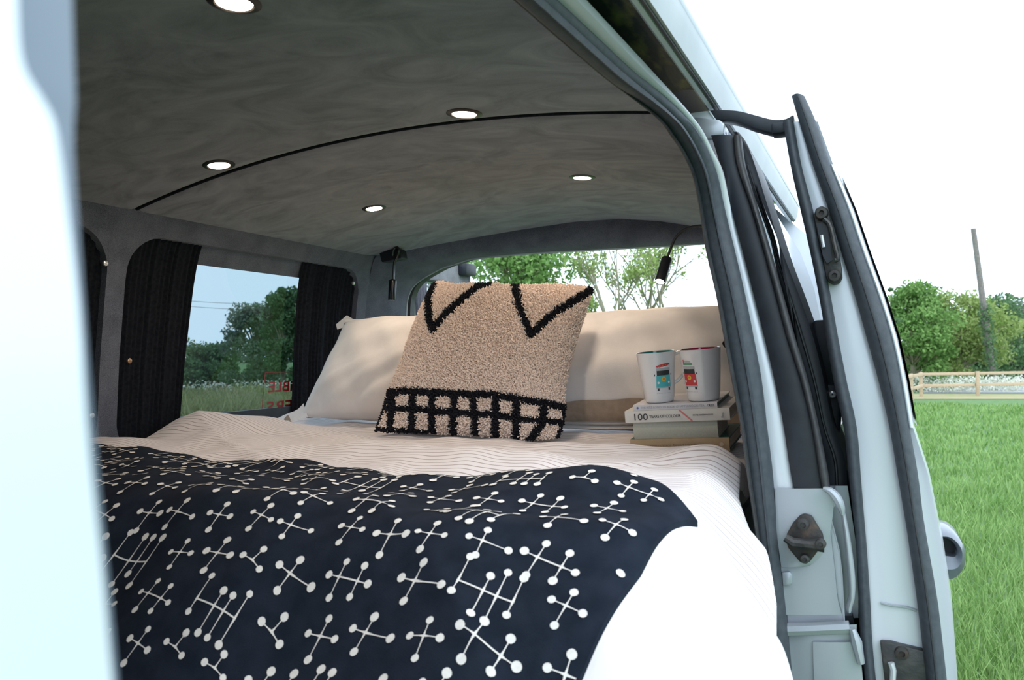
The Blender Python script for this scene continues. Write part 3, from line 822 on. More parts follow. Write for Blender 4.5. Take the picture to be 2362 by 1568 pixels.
g = G(); g.loft([[(bd_x(y) - .035 - .03 * max(0, z), y, z) for y in (2.93, 3.44)] for z in (-.17, 0, .36)]); g.build('pane', M['clear'], d2, fix=False)
G().tube([(bd_x(y) + .004 - .03 * max(0, z), y, z) for y, z in ((2.95, .3), (2.97, .335), (3.0, .345), (3.2, .347), (3.37, .345), (3.4, .335), (3.42, .3), (3.42, .0))], .008, 8).build('window_gasket', M['rubber'], d2)
G().box((bd_x(3.46) + .005, 3.47, .425), (.06, .11, .06)).build('top_latch', M['plastic'], d2, bevel=.008)

# curtain of the rear door
def curtain(name, latf, y0t, y1t, y0b, y1b, zt, zb, folds, amp, mt, label, ring=True, seed=0, group=None):
    rnd = random.Random(seed)
    ph = [rnd.uniform(0, 6.28) for _ in range(4)]
    n = folds * 10
    rows = []
    for z in np.linspace(zt, zb, 16):
        t = (zt - z) / (zt - zb)
        row = []
        for i in range(n + 1):
            s = i / n
            y0 = y0t + (y0b - y0t) * t; y1 = y1t + (y1b - y1t) * t
            sw = s + .012 * math.sin(s * 19 + ph[0]) + .006 * math.sin(s * 47 + ph[1])
            y = y0 + (y1 - y0) * s
            a = amp * (1 + .35 * math.sin(s * 23 + ph[2]))
            x = latf(z) + a * math.sin(sw * folds * 2 * math.pi + .5 * math.sin(t * 3 + ph[3]))
            row.append((x, y, z))
        rows.append(row)
    return G().loft(rows).build(name, mt, fix=False, sharp=180, label=label, cat='curtain', group=group)
clat = lambda z: farlat(z) - .022
curtain('window_curtain', clat, 1.45, 1.714, 1.45, 1.686, .335, -.275, 14, .0045, M['blind'], 'black pleated curtain drawn back at the front end of the far window', seed=1, group='far window curtains')
curtain('window_curtain', clat, 2.17, 2.51, 2.19, 2.51, .335, -.275, 15, .0045, M['blind'], 'black pleated curtain beside the left pillow at the far window', seed=2, group='far window curtains')
curtain('window_curtain', clat, .15, 1.415, .15, 1.415, .335, -.275, 60, .004, M['blind'], 'black curtain closed over the middle window behind the front pillar', seed=3, group='far window curtains')
curtain('window_curtain', lambda z: bd_x(3.0) + .012 - .03 * max(0, z), 2.96, 3.06, 2.96, 3.03, .335, -.15, 7, .007, M['blind2'], 'small grey curtain bunched in the open rear door window', seed=4)

# ------------------------------------------------------------------ lights in the headlining
LIGHTS = [((540, 5), 'largest round warm ceiling downlight, nearest the camera at the top edge'),
          ((1071, 262), 'round warm ceiling downlight just in front of the headlining seam, on the right'),
          ((505, 380), 'round warm ceiling downlight just in front of the headlining seam, on the left'),
          ((1343, 409), 'round warm ceiling downlight behind the seam, on the right near the reading lamp'),
          ((863, 480), 'round warm ceiling downlight behind the seam, on the left')]
proto = None
for (px, lab) in LIGHTS:
    p = on_ceiling(*px)
    if proto is None:
        proto = empty('ceiling_downlight', tuple(p), lab, 'ceiling light', 'warm downlights in the headlining')
        G().lathe([(.024, -.002), (.0265, -.0035), (.031, -.003), (.0365, -.001), (.0375, .006)], p, (0, 0, 1), 40).build('bezel', M['bezel'], proto)
        G().lathe([(.0001, -.0022), (.012, -.0022), (.0255, -.0018)], p, (0, 0, 1), 40).build('lens', M['lens'], proto, fix=False)
        c = proto
    else:
        c = copy_tree(proto, tuple(p))
    c['label'] = lab
    sl = -2 * .147 * (p[0] + .86)
    c.rotation_euler = (0, -math.atan(sl), 0)

# reading lamps
def head(e, a, b, r, lens, mt):
    a = np.array(a); b = np.array(b); ax = (b - a); L = np.linalg.norm(ax); ax /= L
    h = G().lathe([(.004, -.004), (r * .6, -.003), (r * .93, 0), (r, .004), (r, L - .003), (r * .97, L), (r * .8, L)], a, ax, 24).build('lamp_head', mt, e)
    G().lathe([(.0001, L - .003), (r * .82, L - .002)], a, ax, 24).build('lens', lens, h, fix=False)
YL = 2.5
e = empty('reading_lamp', tuple(P(905, 692, Y=YL)), 'gunmetal gooseneck reading lamp hanging straight down beside the rear doorway', 'reading lamp', 'gooseneck reading lamps')
G().prism([P(x, y, Y=YL) for x, y in ((873, 579), (912, 572), (921, 575), (925, 595), (880, 605))], (0, .05, 0)).build('mount', M['plastic'], e, bevel=.004)
neck = smooth_poly([P(x, y, Y=YL - .012) for x, y in ((905, 590), (908, 576), (915, 570), (920, 576), (917, 590), (910, 605), (908, 630), (907, 648))], 26)
G().tube(neck, .0048, 10).build('neck', M['chrome'], e)
head(e, P(906, 646, Y=YL - .012), P(904, 692, Y=YL - .012), .0145, M['lens3'], M['chrome'])
YR = 2.45
e = empty('reading_lamp', tuple(P(1518, 652, Y=YR)), 'lit black gooseneck reading lamp curving out from the door pillar', 'reading lamp', 'gooseneck reading lamps')
neck = smooth_poly([P(x, y, Y=YR) for x, y in ((1700, 532), (1650, 522), (1610, 521), (1580, 529), (1560, 546), (1550, 566), (1543, 584), (1538, 600))], 30)
G().tube(neck, .0042, 10).build('neck', M['plastic'], e)
G().box(P(1712, 535, Y=YR), (.06, .05, .05)).build('mount', M['plastic'], e, bevel=.006)
head(e, P(1538, 597, Y=YR), P(1522, 650, Y=YR - .05), .0165, M['lens2'], M['plastic'])

# ------------------------------------------------------------------ bed
TB = -.215
LE, YE = -.27, .93
def drop(d, k=1.35, w=.1): return k * (math.sqrt(d * d + w * w) - w)
def gss(x, y, cx, cy, sx, sy): return math.exp(-((x - cx) / sx) ** 2 - ((y - cy) / sy) ** 2)
def hz(x, y, wr=1.0):
    dx = max(0, x - LE) * 1.1; dy = max(0, YE - y)
    z = TB - drop(math.hypot(dx, dy))
    z += .036 * gss(x, y, -.38, 1.12, .15, .11)
    z += .06 * gss(x, y, -1.66, 1.68, .16, .17) + .012 * gss(x, y, -1.7, 1.35, .2, .1) - .012 * gss(x, y, -1.68, 1.46, .1, .05)
    z += .04 * gss(x, y, -.26, 1.52, .13, .07) + .012 * gss(x, y, -1.2, 1.5, .35, .12)
    z += .018 * gss(x, y, -.75, 1.45, .3, .07) - .012 * gss(x, y, -.7, 1.25, .2, .1) + .02 * gss(x, y, -.5, 1.62, .2, .05)
    flat = math.exp(-(dx * dx + dy * dy) / .02)
    z += wr * .0045 * math.sin(9 * x + 23 * y + 1.3 * math.sin(5 * x)) * (.4 + .6 * flat)
    z += wr * .003 * math.sin(31 * y - 13 * x + 2 * math.sin(7 * y)) + wr * .0022 * math.sin(41 * x + 9 * y)
    z += wr * .004 * math.exp(-((x * .55 + y * .83 - .42) / .012) ** 2) - wr * .004 * math.exp(-((x * .4 - y * .9 + 1.45) / .014) ** 2)
    s = min(1, dx / .12)
    z += s * .018 * math.sin(y * 26 + 1.0) + min(1, dy / .15) * .012 * math.sin(x * 17 + 3 * y + .6)
    return z
def cum(f, a, b, n=400):
    xs = np.linspace(a, b, n); zs = np.array([f(x) for x in xs])
    ds = np.hypot(np.diff(xs), np.diff(zs)); return xs, np.concatenate([[0], np.cumsum(ds)])
AX, AS = cum(lambda x: -drop(max(0, x - LE) * 1.1), -1.8, .3)
BY, BS = cum(lambda y: -drop(max(0, YE - y)), .2, 3.0)
def arcA(x): return float(np.interp(x, AX, AS))
def arcB(y): return float(np.interp(y, BY, BS))
def invA(a): return float(np.interp(a, AS, AX))
def invB(b): return float(np.interp(b, BS, BY))
def latmax(y):
    return float(np.interp(y, [.4, .85, .95, 1.05, 1.15, 1.25, 1.33, 1.4, 1.5, 2.6], [-.05, -.06, -.075, -.115, -.115, -.14, -.17, -.2, -.21, -.215]))

bed = empty('bed', (-1.0, 1.8, FLOORZ), 'double bed filling the back of the van under a striped duvet', 'bed')
G().box((-1.0, 1.78, (FLOORZ - .42) / 2), (1.42, 1.6, abs(FLOORZ + .42))).build('bed_base', M['bedbase'], bed, bevel=.01)
G().box((-1.0, 1.82, -.335), (1.44, 1.7, .15)).build('mattress', M['white_cotton'], bed, bevel=.04, seg=3)

arcB_stripe = (arcB(.98), arcB(1.10))
M['stripe'] = stripe_mat()
ys = [invB(b) for b in np.linspace(arcB(.58), arcB(2.62), 260)]
V, UVc = [], []
NC = 230
for y in ys:
    xm = latmax(y)
    a0, a1 = arcA(-1.735), arcA(xm)
    for k in range(NC):
        a = a0 + (a1 - a0) * k / (NC - 1)
        x = invA(a)
        V.append((x, y, hz(x, y))); UVc.append((a, arcB(y), 0))
F = grid_faces(len(ys), NC)
# hanging skirts
nb = len(V)
for i in range(len(ys)):
    p = V[i * NC + NC - 1]; V.append((p[0] - .004, p[1], min(p[2] - .01, max(-.8, p[2] - (.3 if p[1] < 1.2 else .05))))); UVc.append((UVc[i * NC + NC - 1][0] + .3, UVc[i * NC][1], 0))
for i in range(len(ys) - 1):
    F.append((i * NC + NC - 1, nb + i, nb + i + 1, (i + 1) * NC + NC - 1))
nb2 = len(V)
for k in range(NC):
    p = V[k]; V.append((p[0], p[1] + .006, max(-.82, p[2] - .3))); UVc.append((UVc[k][0], UVc[k][1] - .3, 0))
for k in range(NC - 1): F.append((k, k + 1, nb2 + k + 1, nb2 + k))
duvet = mk('duvet', V, F, M['stripe'], uv=UVc, label='white duvet with thin wavy pinstripes spread over the bed', cat='duvet')

# throw with printed motif
def right_edge(y): return float(np.interp(y, [.5, .6, .7, .76, .82, .88, 1.0, 1.08, 1.3], [-.36, -.325, -.29, -.274, -.254, -.236, -.216, -.208, -.22]))
def top_edge(x): return float(np.interp(x, [-1.75, -1.4, -1.0, -.7, -.5, -.4, -.33, -.26, -.2], [1.28, 1.235, 1.21, 1.205, 1.19, 1.16, 1.135, 1.105, 1.07]))
rows = []
NB_, NA_ = 150, 190
b_lo = arcB(.585)
TV = np.zeros((NB_, NA_, 3))
def throw_pt(x, y, off): return (x, y, hz(x, y) + off)
for i in range(NB_):
    for k in range(NA_):
        fa = k / (NA_ - 1)
        # corner-to-corner mapping with curved edges
        x = -1.72 + fa * 1.5
        for _ in range(3):
            yt = top_edge(x)
            b = b_lo + (arcB(yt) - b_lo) * i / (NB_ - 1)
            y = invB(b)
            xr = right_edge(y)
            x = invA(arcA(-1.72) + (arcA(xr) - arcA(-1.72)) * fa)
        TV[i, k] = throw_pt(x, y, .009)
rows = [list(map(tuple, r)) for r in TV]
g = G().loft(rows)
edge = [tuple(TV[0, k]) for k in range(NA_)] + [tuple(TV[i, -1]) for i in range(NB_)] + [tuple(TV[-1, k]) for k in range(NA_ - 1, -1, -1)] + [tuple(TV[i, 0]) for i in range(NB_ - 1, -1, -1)]
g.loft([edge, [(p[0], p[1], p[2] - .011) for p in edge]])
throw = empty('throw_blanket', (-1.0, .9, -.6), 'navy throw printed with white dot and stick motifs across the foot of the bed', 'throw blanket')
g.build('cloth', M['navy'], throw, fix=False, sharp=60)
rnd = random.Random(7)
dec = G()
rot = math.radians(-9)
def on_throw(a, b):
    x, y = invA(a), invB(b)
    return np.array(throw_pt(x, y, .0108))
def inside(a, b):
    x, y = invA(a), invB(b)
    return -1.71 < x < right_edge(y) - .001 and b_lo + .004 < b < arcB(top_edge(x)) - .001
def disc(a, b, r, sx=1.0):
    if not inside(a, b): return
    n = 14
    pts = []
    ph = rnd.uniform(0, .5)
    for k in range(n):
        t = 2 * math.pi * k / n
        q = (a + r * math.cos(t) * (1 + .06 * math.cos(2 * t + ph)), b + r * math.sin(t))
        if not inside(*q): q = (a + r * .3 * math.cos(t), b + r * .3 * math.sin(t))
        pts.append(on_throw(*q))
    dec.add([on_throw(a, b)] + pts, [(0, 1 + k, 1 + (k + 1) % n) for k in range(n)])
def bar(p, q, w0, w1):
    p = np.array(p); q = np.array(q); d = q - p; L = np.linalg.norm(d)
    if L < 1e-6: return
    d /= L; nrm = np.array([-d[1], d[0]])
    n = max(3, int(L / .006))
    prev = None
    V, F = [], []
    for k in range(n + 1):
        t = k / n
        c = p + (q - p) * t
        if not inside(*c): break
        w = w0 + (w1 - w0) * min(1, t * 3)
        V += [on_throw(*(c + nrm * w)), on_throw(*(c - nrm * w))]
        if k: F.append((2 * k - 2, 2 * k - 1, 2 * k + 1, 2 * k))
    if F: dec.add(V, F)
def motif(a, b, sc_, kind, ang):
    ca, sa = math.cos(ang), math.sin(ang)
    def T(x, y): return (a + sc_ * (ca * x - sa * y), b + sc_ * (sa * x + ca * y))
    def arm(o, tip, ball=.0066):
        bar(T(*o), T(*tip), .0022 * sc_, .00085 * sc_); t = T(*tip); disc(t[0], t[1], ball * sc_ * rnd.uniform(.9, 1.12))
    if kind == 0:
        for tip in ((.03, 0), (-.026, 0), (0, .026), (0, -.036)): arm((0, 0), tip)
    elif kind == 1:
        for tip in ((.05, 0), (-.026, 0), (0, .024), (0, -.03)): arm((0, 0), tip)
    elif kind == 2:
        bar(T(-.005, 0), T(.045, 0), .0013 * sc_, .0013 * sc_)
        for tip in ((-.024, 0), (0, .026), (0, -.034)): arm((0, 0), tip)
        for tip in ((.066, 0), (.042, .026), (.042, -.026)): arm((.042, 0), tip)
    elif kind == 3:
        for tip in ((.024, -.006), (-.024, 0), (.004, .026)): arm((0, 0), tip)
    else:
        bar(T(-.03, 0), T(.06, 0), .0013 * sc_, .0013 * sc_)
        for x in (-.03, .012, .034, .06):
            arm((x, 0), (x + .001, rnd.choice((.026, .042)))); arm((x, 0), (x - .001, -rnd.choice((.022, .044))))
a0, a1 = arcA(-1.7), arcA(-.24)
b1 = arcB(1.3)
sp = .067
r_i = 0
bb_ = b_lo + .03
while bb_ < b1:
    aa = a0 + (r_i % 2) * sp * .5
    while aa < a1:
        ja, jb = aa + rnd.uniform(-.008, .008), bb_ + rnd.uniform(-.006, .006)
        kd = rnd.choices((0, 1, 2, 3, 4), (5, 2.5, 2.4, 2.6, 1.2))[0]
        motif(ja, jb, rnd.uniform(.70, .86), kd, rot + rnd.uniform(-.12, .12))
        aa += sp * (1.0 if kd in (0, 3) else 1.25 if kd == 1 else 1.6 if kd == 2 else 1.6)
    bb_ += sp * .98; r_i += 1
dec.build('printed_motif', M['printwhite'], throw, fix=False, sharp=180, label='white dot and stick print')

# ------------------------------------------------------------------ pillows
def pillow(name, BL, BR, TR, TL, thick, label, seed, band=None):
    rnd = random.Random(seed)
    BL, BR, TR, TL = [np.array(p, float) for p in (BL, BR, TR, TL)]
    nrm = np.cross(BR - BL, TL - BL); nrm /= np.linalg.norm(nrm)     # faces the camera
    n = 44
    def base(s, t):
        s2, t2 = s * (1 - .05 * (1 - t * t) * 0), t
        # edges pull in between the corners
        pu, pv = (1 - .05 * (1 - t * t)) , (1 - .06 * (1 - s * s))
        u, v = (s * pu + 1) / 2, (t * pv + 1) / 2
        return BL * (1 - u) * (1 - v) + BR * u * (1 - v) + TR * u * v + TL * (1 - u) * v
    ph = [rnd.uniform(0, 6) for _ in range(6)]
    def off(s, t):
        e = max(0, 1 - abs(s) ** 2.6) ** .55 * max(0, 1 - abs(t) ** 2.6) ** .55
        w = .05 * math.sin(5 * s + 3 * t + ph[0]) + .05 * math.sin(9 * t - 4 * s + ph[1]) + .04 * math.sin(14 * s + 6 * t + ph[2])
        cr = (.0 if band else .10) * (math.sin(17 * s + 9 * math.sin(2 * t + ph[4]) + ph[3])) * max(0, -t) ** 1.2
        return e * (1 + w + cr)
    e = empty(name, tuple((BL + BR) / 2), label, 'pillow', 'white pillows at the head of the bed')
    g = G()
    L = np.linspace(-1, 1, n)
    for sgn in (1, -1):
        rows = [[base(s, t) + nrm * sgn * thick * off(s, t) for s in L] for t in L]
        g.loft(rows)
    o = g.build('pillowcase', M['white_cotton'], e, fix=False, sharp=180)
    bm = bmesh.new(); bm.from_mesh(o.data); bmesh.ops.remove_doubles(bm, verts=bm.verts, dist=.0004); bmesh.ops.recalc_face_normals(bm, faces=bm.faces); bm.to_mesh(o.data); bm.free()
    if band:
        rows = [[base(s, t) + nrm * (thick * off(s, t) + .004) for s in np.linspace(-.99, .99, n)] for t in np.linspace(*band, 9)]
        G().loft(rows).build('border_band', M['beige_band'], e, fix=False, sharp=180, label='taupe border band')
    # flange ears
    fl = [[base(s, 1) + (TL - BL) / np.linalg.norm(TL - BL) * d for s in np.linspace(-1, 1, 30)] for d in (-.006, .012)]
    G().loft(fl).build('flange', M['white_cotton'], e, fix=False)
    return e
pl = pillow('pillow', P(690, 962, Y=1.98), (-.93, 1.99, -.205), (-.93, 2.25, .135), P(795, 742, Y=2.22), .105, 'white pillow leaning against the far wall behind the tufted cushion', 3)
pr = pillow('pillow', (-.91, 2.0, -.205), (-.25, 2.02, -.205), P(1745, 702, Y=2.25), np.array([-.91, 2.25, P(1325, 731, Y=2.25)[2]]), .105, 'white pillow with taupe border standing behind the stacked books', 5, band=(-.985, -.80))
# folded pillowcase ears showing at the far wall
g = G().loft([[P(775, 748, Y=2.25), P(800, 727, Y=2.26), P(826, 742, Y=2.25)], [P(778, 760, Y=2.24), P(800, 752, Y=2.25), P(826, 755, Y=2.24)]]).build('case_corner', M['white_cotton'], pl)
g = G().loft([smooth_poly([P(x, y, Y=1.99) for x, y in ((632, 968), (660, 955), (685, 945), (700, 930))], 8), smooth_poly([P(x, y, Y=1.97) for x, y in ((640, 975), (665, 972), (690, 968), (710, 962))], 8)]).build('case_hem', M['white_cotton'], pl)
G().loft([smooth_poly([P(x, y, Y=1.965) for x, y in ((655, 966), (664, 957), (670, 967))], 6), smooth_poly([P(x, y, Y=1.965) for x, y in ((655, 970), (664, 969), (670, 971))], 6)]).build('case_lining', M['beige_band'], pl)
# white undersheet edge below the right pillow
rows = [[P(x, y0 + dy, Y=1.97 + (0 if dy else .03)) for dy in (-6, 0, 8)] for x, y0 in ((1290, 978), (1340, 980), (1400, 981), (1470, 980))]
G().loft(rows).build('case_hem', M['white_cotton'], pr)

# ------------------------------------------------------------------ tufted cushion
BLc, BRc, TLc = P(868, 995, Y=1.775), P(1290, 1010, Y=1.775), P(1000, 657, Y=2.08)
nC = np.cross(BRc - BLc, TLc - BLc); nC /= np.linalg.norm(nC)
def on_cush(x, y):
    d = ray(x, y); return d * (np.dot(nC, BLc) / np.dot(nC, d))
Ledge = smooth_poly([(868, 995), (885, 955), (900, 905), (926, 850), (950, 780), (978, 710), (1000, 657)], 101)
Redge = smooth_poly([(1290, 1012), (1303, 965), (1303, 915), (1312, 855), (1330, 790), (1352, 720), (1368, 670)], 101)
Tedge = smooth_poly([(1000, 657), (1020, 654), (1060, 660), (1120, 658), (1200, 663), (1280, 661), (1345, 665), (1368, 670)], 101)
Bedge = smooth_poly([(868, 995), (930, 998), (1000, 1001), (1100, 1006), (1200, 1013), (1240, 1014), (1290, 1010)], 101)
def bl(c, t):
    i = min(int(t * 100), 99); f = t * 100 - i
    return c[i] * (1 - f) + c[i + 1] * f
def cpx(s, t):      # Coons patch in the photo -> cushion plane
    S = bl(Ledge, t) * (1 - s) + bl(Redge, t) * s
    Tt = bl(Bedge, s) * (1 - t) + bl(Tedge, s) * t
    B = (Ledge[0] * (1 - s) + Redge[0] * s) * (1 - t) + (Ledge[100] * (1 - s) + Redge[100] * s) * t
    return S + Tt - B
LINES = [([(1001, 658), (991, 682), (990, 708), (991, 735), (998, 762)], 7.5), ([(998, 762), (1027, 727), (1068, 690), (1108, 660), (1126, 657)], 7.5),
         ([(1188, 660), (1196, 700), (1210, 738), (1226, 775)], 8.5), ([(1226, 775), (1258, 743), (1290, 716), (1322, 698), (1349, 682), (1364, 672)], 8.5),
         ([(899, 906), (952, 904), (1043, 909), (1135, 912), (1201, 923), (1268, 933), (1297, 943)], 8), ([(886, 944), (947, 944), (1043, 952), (1135, 957), (1215, 968), (1299, 975)], 7),
         ([(868, 989), (930, 993), (985, 997)], 5), ([(907, 904), (885, 950), (870, 992)], 5), ([(1297, 939), (1304, 965), (1288, 1008)], 7),
         ([(910, 909), (902, 998)], 8), ([(955, 909), (951, 1000)], 8), ([(998, 912), (998, 1002)], 8), ([(1049, 915), (1045, 1006)], 8.5), ([(1094, 915), (1097, 1006)], 8.5),
         ([(1145, 917), (1143, 1010)], 8.5), ([(1193, 923), (1191, 1012)], 8.5), ([(1256, 933), (1250, 978)], 9), ([(1252, 976), (1220, 1018)], 8.5)]
SEGS = [(np.array(a, float), np.array(b, float), w) for pts, w in LINES for a, b in zip(pts[:-1], pts[1:])]
SA = np.array([s_[0] for s_ in SEGS]); SB = np.array([s_[1] for s_ in SEGS]); SW = np.array([s_[2] for s_ in SEGS]) * 1.02 + .2
def is_black(q, jit=0):
    d = SB - SA
    t = np.clip(((q - SA) * d).sum(1) / (d * d).sum(1), 0, 1)
    dist = np.hypot(*((SA + d * t[:, None]) - q).T)
    return bool(np.any(dist < SW + jit))
def proj(p):
    d = np.dot(p, Fv); return np.array([1181 + FPX * np.dot(p, Rv) / d, 784 - FPX * np.dot(p, Uv) / d])
def cbul(s, t):
    return .062 * (max(0, 1 - abs(2 * s - 1) ** 2.4) ** .6) * (max(0, 1 - abs(2 * t - 1) ** 2.4) ** .6)
cush = empty('tufted_cushion', tuple((BLc + BRc) / 2), 'square tufted cream cushion with black zigzag and grid pattern leaning on pillows', 'cushion')
nn = 110
g = G(); mi = []
pts = []
for j in range(nn):
    r = []
    for i in range(nn):
        s, t = i / (nn - 1), j / (nn - 1)
        q = cpx(s, t); r.append((q, on_cush(*q) - nC * 0 + nC * cbul(s, t)))
    pts.append(r)
V = [p for r in pts for _, p in r]
F = grid_faces(nn, nn)
mi = [1 if is_black(proj(pts[f[0] // nn][f[0] % nn][1])) else 0 for f in F]
mk('front_cover', V, F, None, cush, mats=[M['shaded_backing'], M['black_yarn']], midx=mi)
V = [on_cush(*pts[j][i][0]) - nC * (cbul(i / (nn - 1), j / (nn - 1)) * .8 + .001) for j in range(0, nn) for i in range(0, nn)]
mk('back_cover', V, [f[::-1] for f in F], M['cream_yarn'], cush)
nt = 158
rg = np.random.default_rng(5)
V, F, mi = [], [], []
up = np.array([0, 0, 1.0])
tx = (BRc - BLc) / np.linalg.norm(BRc - BLc); ty = np.cross(nC, tx)
for j in range(nt):
    for i in range(nt):
        s = min(1, max(0, (i + rg.uniform(-.1, 1.1)) / nt)); t = min(1, max(0, (j + rg.uniform(-.1, 1.1)) / nt))
        q = cpx(s, t)
        p = on_cush(*q) + nC * cbul(s, t)
        # outward direction tilts at the rim
        o = nC + tx * (2 * s - 1) * abs(2 * s - 1) ** 3 * .9 + ty * (2 * t - 1) * abs(2 * t - 1) ** 3 * .9
        o = o + tx * rg.normal(0, .45) + ty * rg.normal(-.1, .45)
        o /= np.linalg.norm(o)
        L = rg.uniform(.006, .011); w = rg.uniform(.0014, .0022)
        a = np.cross(o, tx); a /= np.linalg.norm(a) + 1e-9; b = np.cross(o, a)
        th = rg.uniform(0, 6.28)
        base = len(V)
        for k in range(3):
            an = th + k * 2.094
            V.append(p + w * (a * math.cos(an) + b * math.sin(an)))
        for k in range(3):
            an = th + k * 2.094
            V.append(p + o * L * .8 + w * 1.1 * (a * math.cos(an) + b * math.sin(an)))
        V.append(p + o * L)
        for k in range(3):
            k2 = (k + 1) % 3
            F.append((base + k, base + k2, base + 3 + k2, base + 3 + k)); F.append((base + 3 + k, base + 3 + k2, base + 6))
        c = 1 if is_black(proj(p), rg.normal(0, 1.0)) else 0
        mi += [c] * 6
mk('pile', V, F, None, cush, smooth=False, kind='stuff', mats=[M['cream_yarn'], M['black_yarn']], midx=mi, label='shaggy cream and black yarn tufts')

# ------------------------------------------------------------------ books and mugs
ti, pi2 = math.radians(3.3), math.radians(4.5)
bx = np.array([math.cos(ti), 0, math.sin(ti)])
n0 = np.array([-math.sin(ti), 0, math.cos(ti)])
bn = n0 * math.cos(pi2) + np.array([0, -1.0, 0]) * math.sin(pi2)
by = np.cross(bn, bx)
BO = P(1456, 1043, Y=1.70)
PXM = 1.70 / 1.0 / FPX
def B(x, y, z): return BO + bx * x + by * y + bn * z
def make_book(name, x0, x1, z0, z1, dep, cover, label, y0=0.0, spine_round=.0, yaw=0.0, cover2=None, board=.0022, pages='paper'):
    cx = (x0 + x1) / 2
    ca, sa = math.cos(yaw), math.sin(yaw)
    def Q(x, y, z):
        X, Y_ = x - cx, y - y0
        return B(cx + ca * X - sa * Y_, y0 + sa * X + ca * Y_, z)
    e = empty(name, tuple(Q(cx, y0 + dep / 2, z0)), label, 'book', 'stack of books beside the pillow')
    g = G()
    # cover: a C-shaped section (board, rounded spine, board) swept along the spine
    n = 7
    prof_o, prof_i = [], []
    prof_o.append((dep, z1)); prof_i.append((dep, z1 - board))
    for k in range(n):
        t = k / (n - 1)
        z = z1 + (z0 - z1) * t
        bulge = -spine_round * math.sin(math.pi * t)
        prof_o.append((bulge, z)); zi = min(max(z, z0 + board), z1 - board)
        prof_i.append((bulge + board, zi))
    prof_o.append((dep, z0)); prof_i.append((dep, z0 + board))
    sec = prof_o + prof_i[::-1]
    rows = [[Q(x, y0 + a, z) for a, z in sec] for x in (x0, x1)]
    g.loft(rows, closed=True)
    m_ = len(sec); h = m_ // 2
    for r in (0, 1):
        for k in range(h - 1):
            g.F.append((r * m_ + k, r * m_ + k + 1, r * m_ + m_ - 2 - k, r * m_ + m_ - 1 - k))
    g.build('cover', cover, e, sharp=30)
    if cover2:
        g = G(); c0 = [Q(x, y0 + yy, zz) for x in (x0 - .0002, x1 + .0002) for yy in (.004, dep + .0004) for zz in (z1 - board * 1.2, z1 + .0003)]
        g.add(c0, [(0, 1, 3, 2), (4, 6, 7, 5), (0, 4, 5, 1), (2, 3, 7, 6), (0, 2, 6, 4), (1, 5, 7, 3)]); g.build('cover_board', cover2, e)
        g = G(); c0 = [Q(x, y0 + yy, zz) for x in (x0 - .0002, x1 + .0002) for yy in (.004, dep + .0004) for zz in (z0 - .0001, z0 + board * 1.2)]
        g.add(c0, [(0, 1, 3, 2), (4, 6, 7, 5), (0, 4, 5, 1), (2, 3, 7, 6), (0, 2, 6, 4), (1, 5, 7, 3)]); g.build('cover_board', cover2, e)
    g = G(); c0 = [Q(x, y0 + yy, zz) for x in (x0 + .003, x1 - .003) for yy in (board, dep - .004) for zz in (z0 + board, z1 - board)]
    g.add(c0, [(0, 1, 3, 2), (4, 6, 7, 5), (0, 4, 5, 1), (2, 3, 7, 6), (0, 2, 6, 4), (1, 5, 7, 3)]); g.build('pages', M[pages], e)
    return e, Q
k_ = PXM
def xo(px): return (px - 1456) * k_
h4, h3, h2, h1 = .0285, .0375, .026, .0125
z = 0
b4, Q4 = make_book('book', xo(1456), xo(1684), 0, h4, .19, M['bk_tan'], 'tan book at the bottom of the stack, partly sunk behind the duvet fold', spine_round=.002, cover2=M['bk_green'])
z = h4 + .0003
b3, Q3 = make_book('book', xo(1466), xo(1661), z, z + h3, .15, M['bk_sage'], 'thick pale sage cloth book without lettering in the stack', y0=.004, spine_round=.004)
z3 = z; z += h3 + .0003
b2, Q2 = make_book('book', xo(1450), xo(1691), z, z + h2, .19, M['bk_white'], 'off-white book lettered 100 YEARS OF COLOUR with a red diagonal stripe', y0=-.004, spine_round=.001)
z2 = z; z += h2 + .0003
b1_, Q1 = make_book('book', xo(1471), xo(1665), z, z + h1, .185, M['bk_ritz'], 'thin pale book on top of the stack, under the two mugs', y0=-.002, spine_round=.001, board=.0018, pages='bk_green')
z1 = z; ztop = z + h1 + .0006
# pale upper face of the top book
def spine_text(e, Q, body, size, px, zz, mt, yoff=-.0035, px1=None, bold=1.0):
    o = Q(xo(px), yoff, zz)
    return text_part('spine_lettering', body, size, o, bx, bn, mt, e, bold, .0001, fit=(px1 - px) * k_)
spine_text(b2, Q2, '100', .0205, 1468, z2 + .0058, M['ink'], -.0062, 1505, .6)
spine_text(b2, Q2, 'YEARS OF COLOUR', .0088, 1508.5, z2 + .0098, M['ink'], -.0062, 1581.5, 1.2)
spine_text(b2, Q2, 'KATIE GREENWOOD', .0045, 1609, z2 + .0115, M['ink'], -.0062, 1655, 1.0)
text_part('spine_lettering', 'ilex', .0085, Q2(xo(1678), -.0062, z2 + .005), bn, -bx, M['ink_grey'], b2, 1, .0001)
sA, sB_ = xo(1577), xo(1604)
G().add([Q2(sA, -.0058, z2 + h2 - .001), Q2(sA + .0045, -.0058, z2 + h2 - .001), Q2(sB_ + .0045, -.0060, z2 + .001), Q2(sB_, -.0060, z2 + .001)], [(0, 1, 2, 3)]).build('red_stripe', M['p_pink'], b2, fix=False)
spine_text(b1_, Q1, 'THE RITZ LONDON BOOK OF AFTERNOON TEA', .0066, 1489, z1 + .0042, M['ink_grey'], -.0042, 1637, .6)
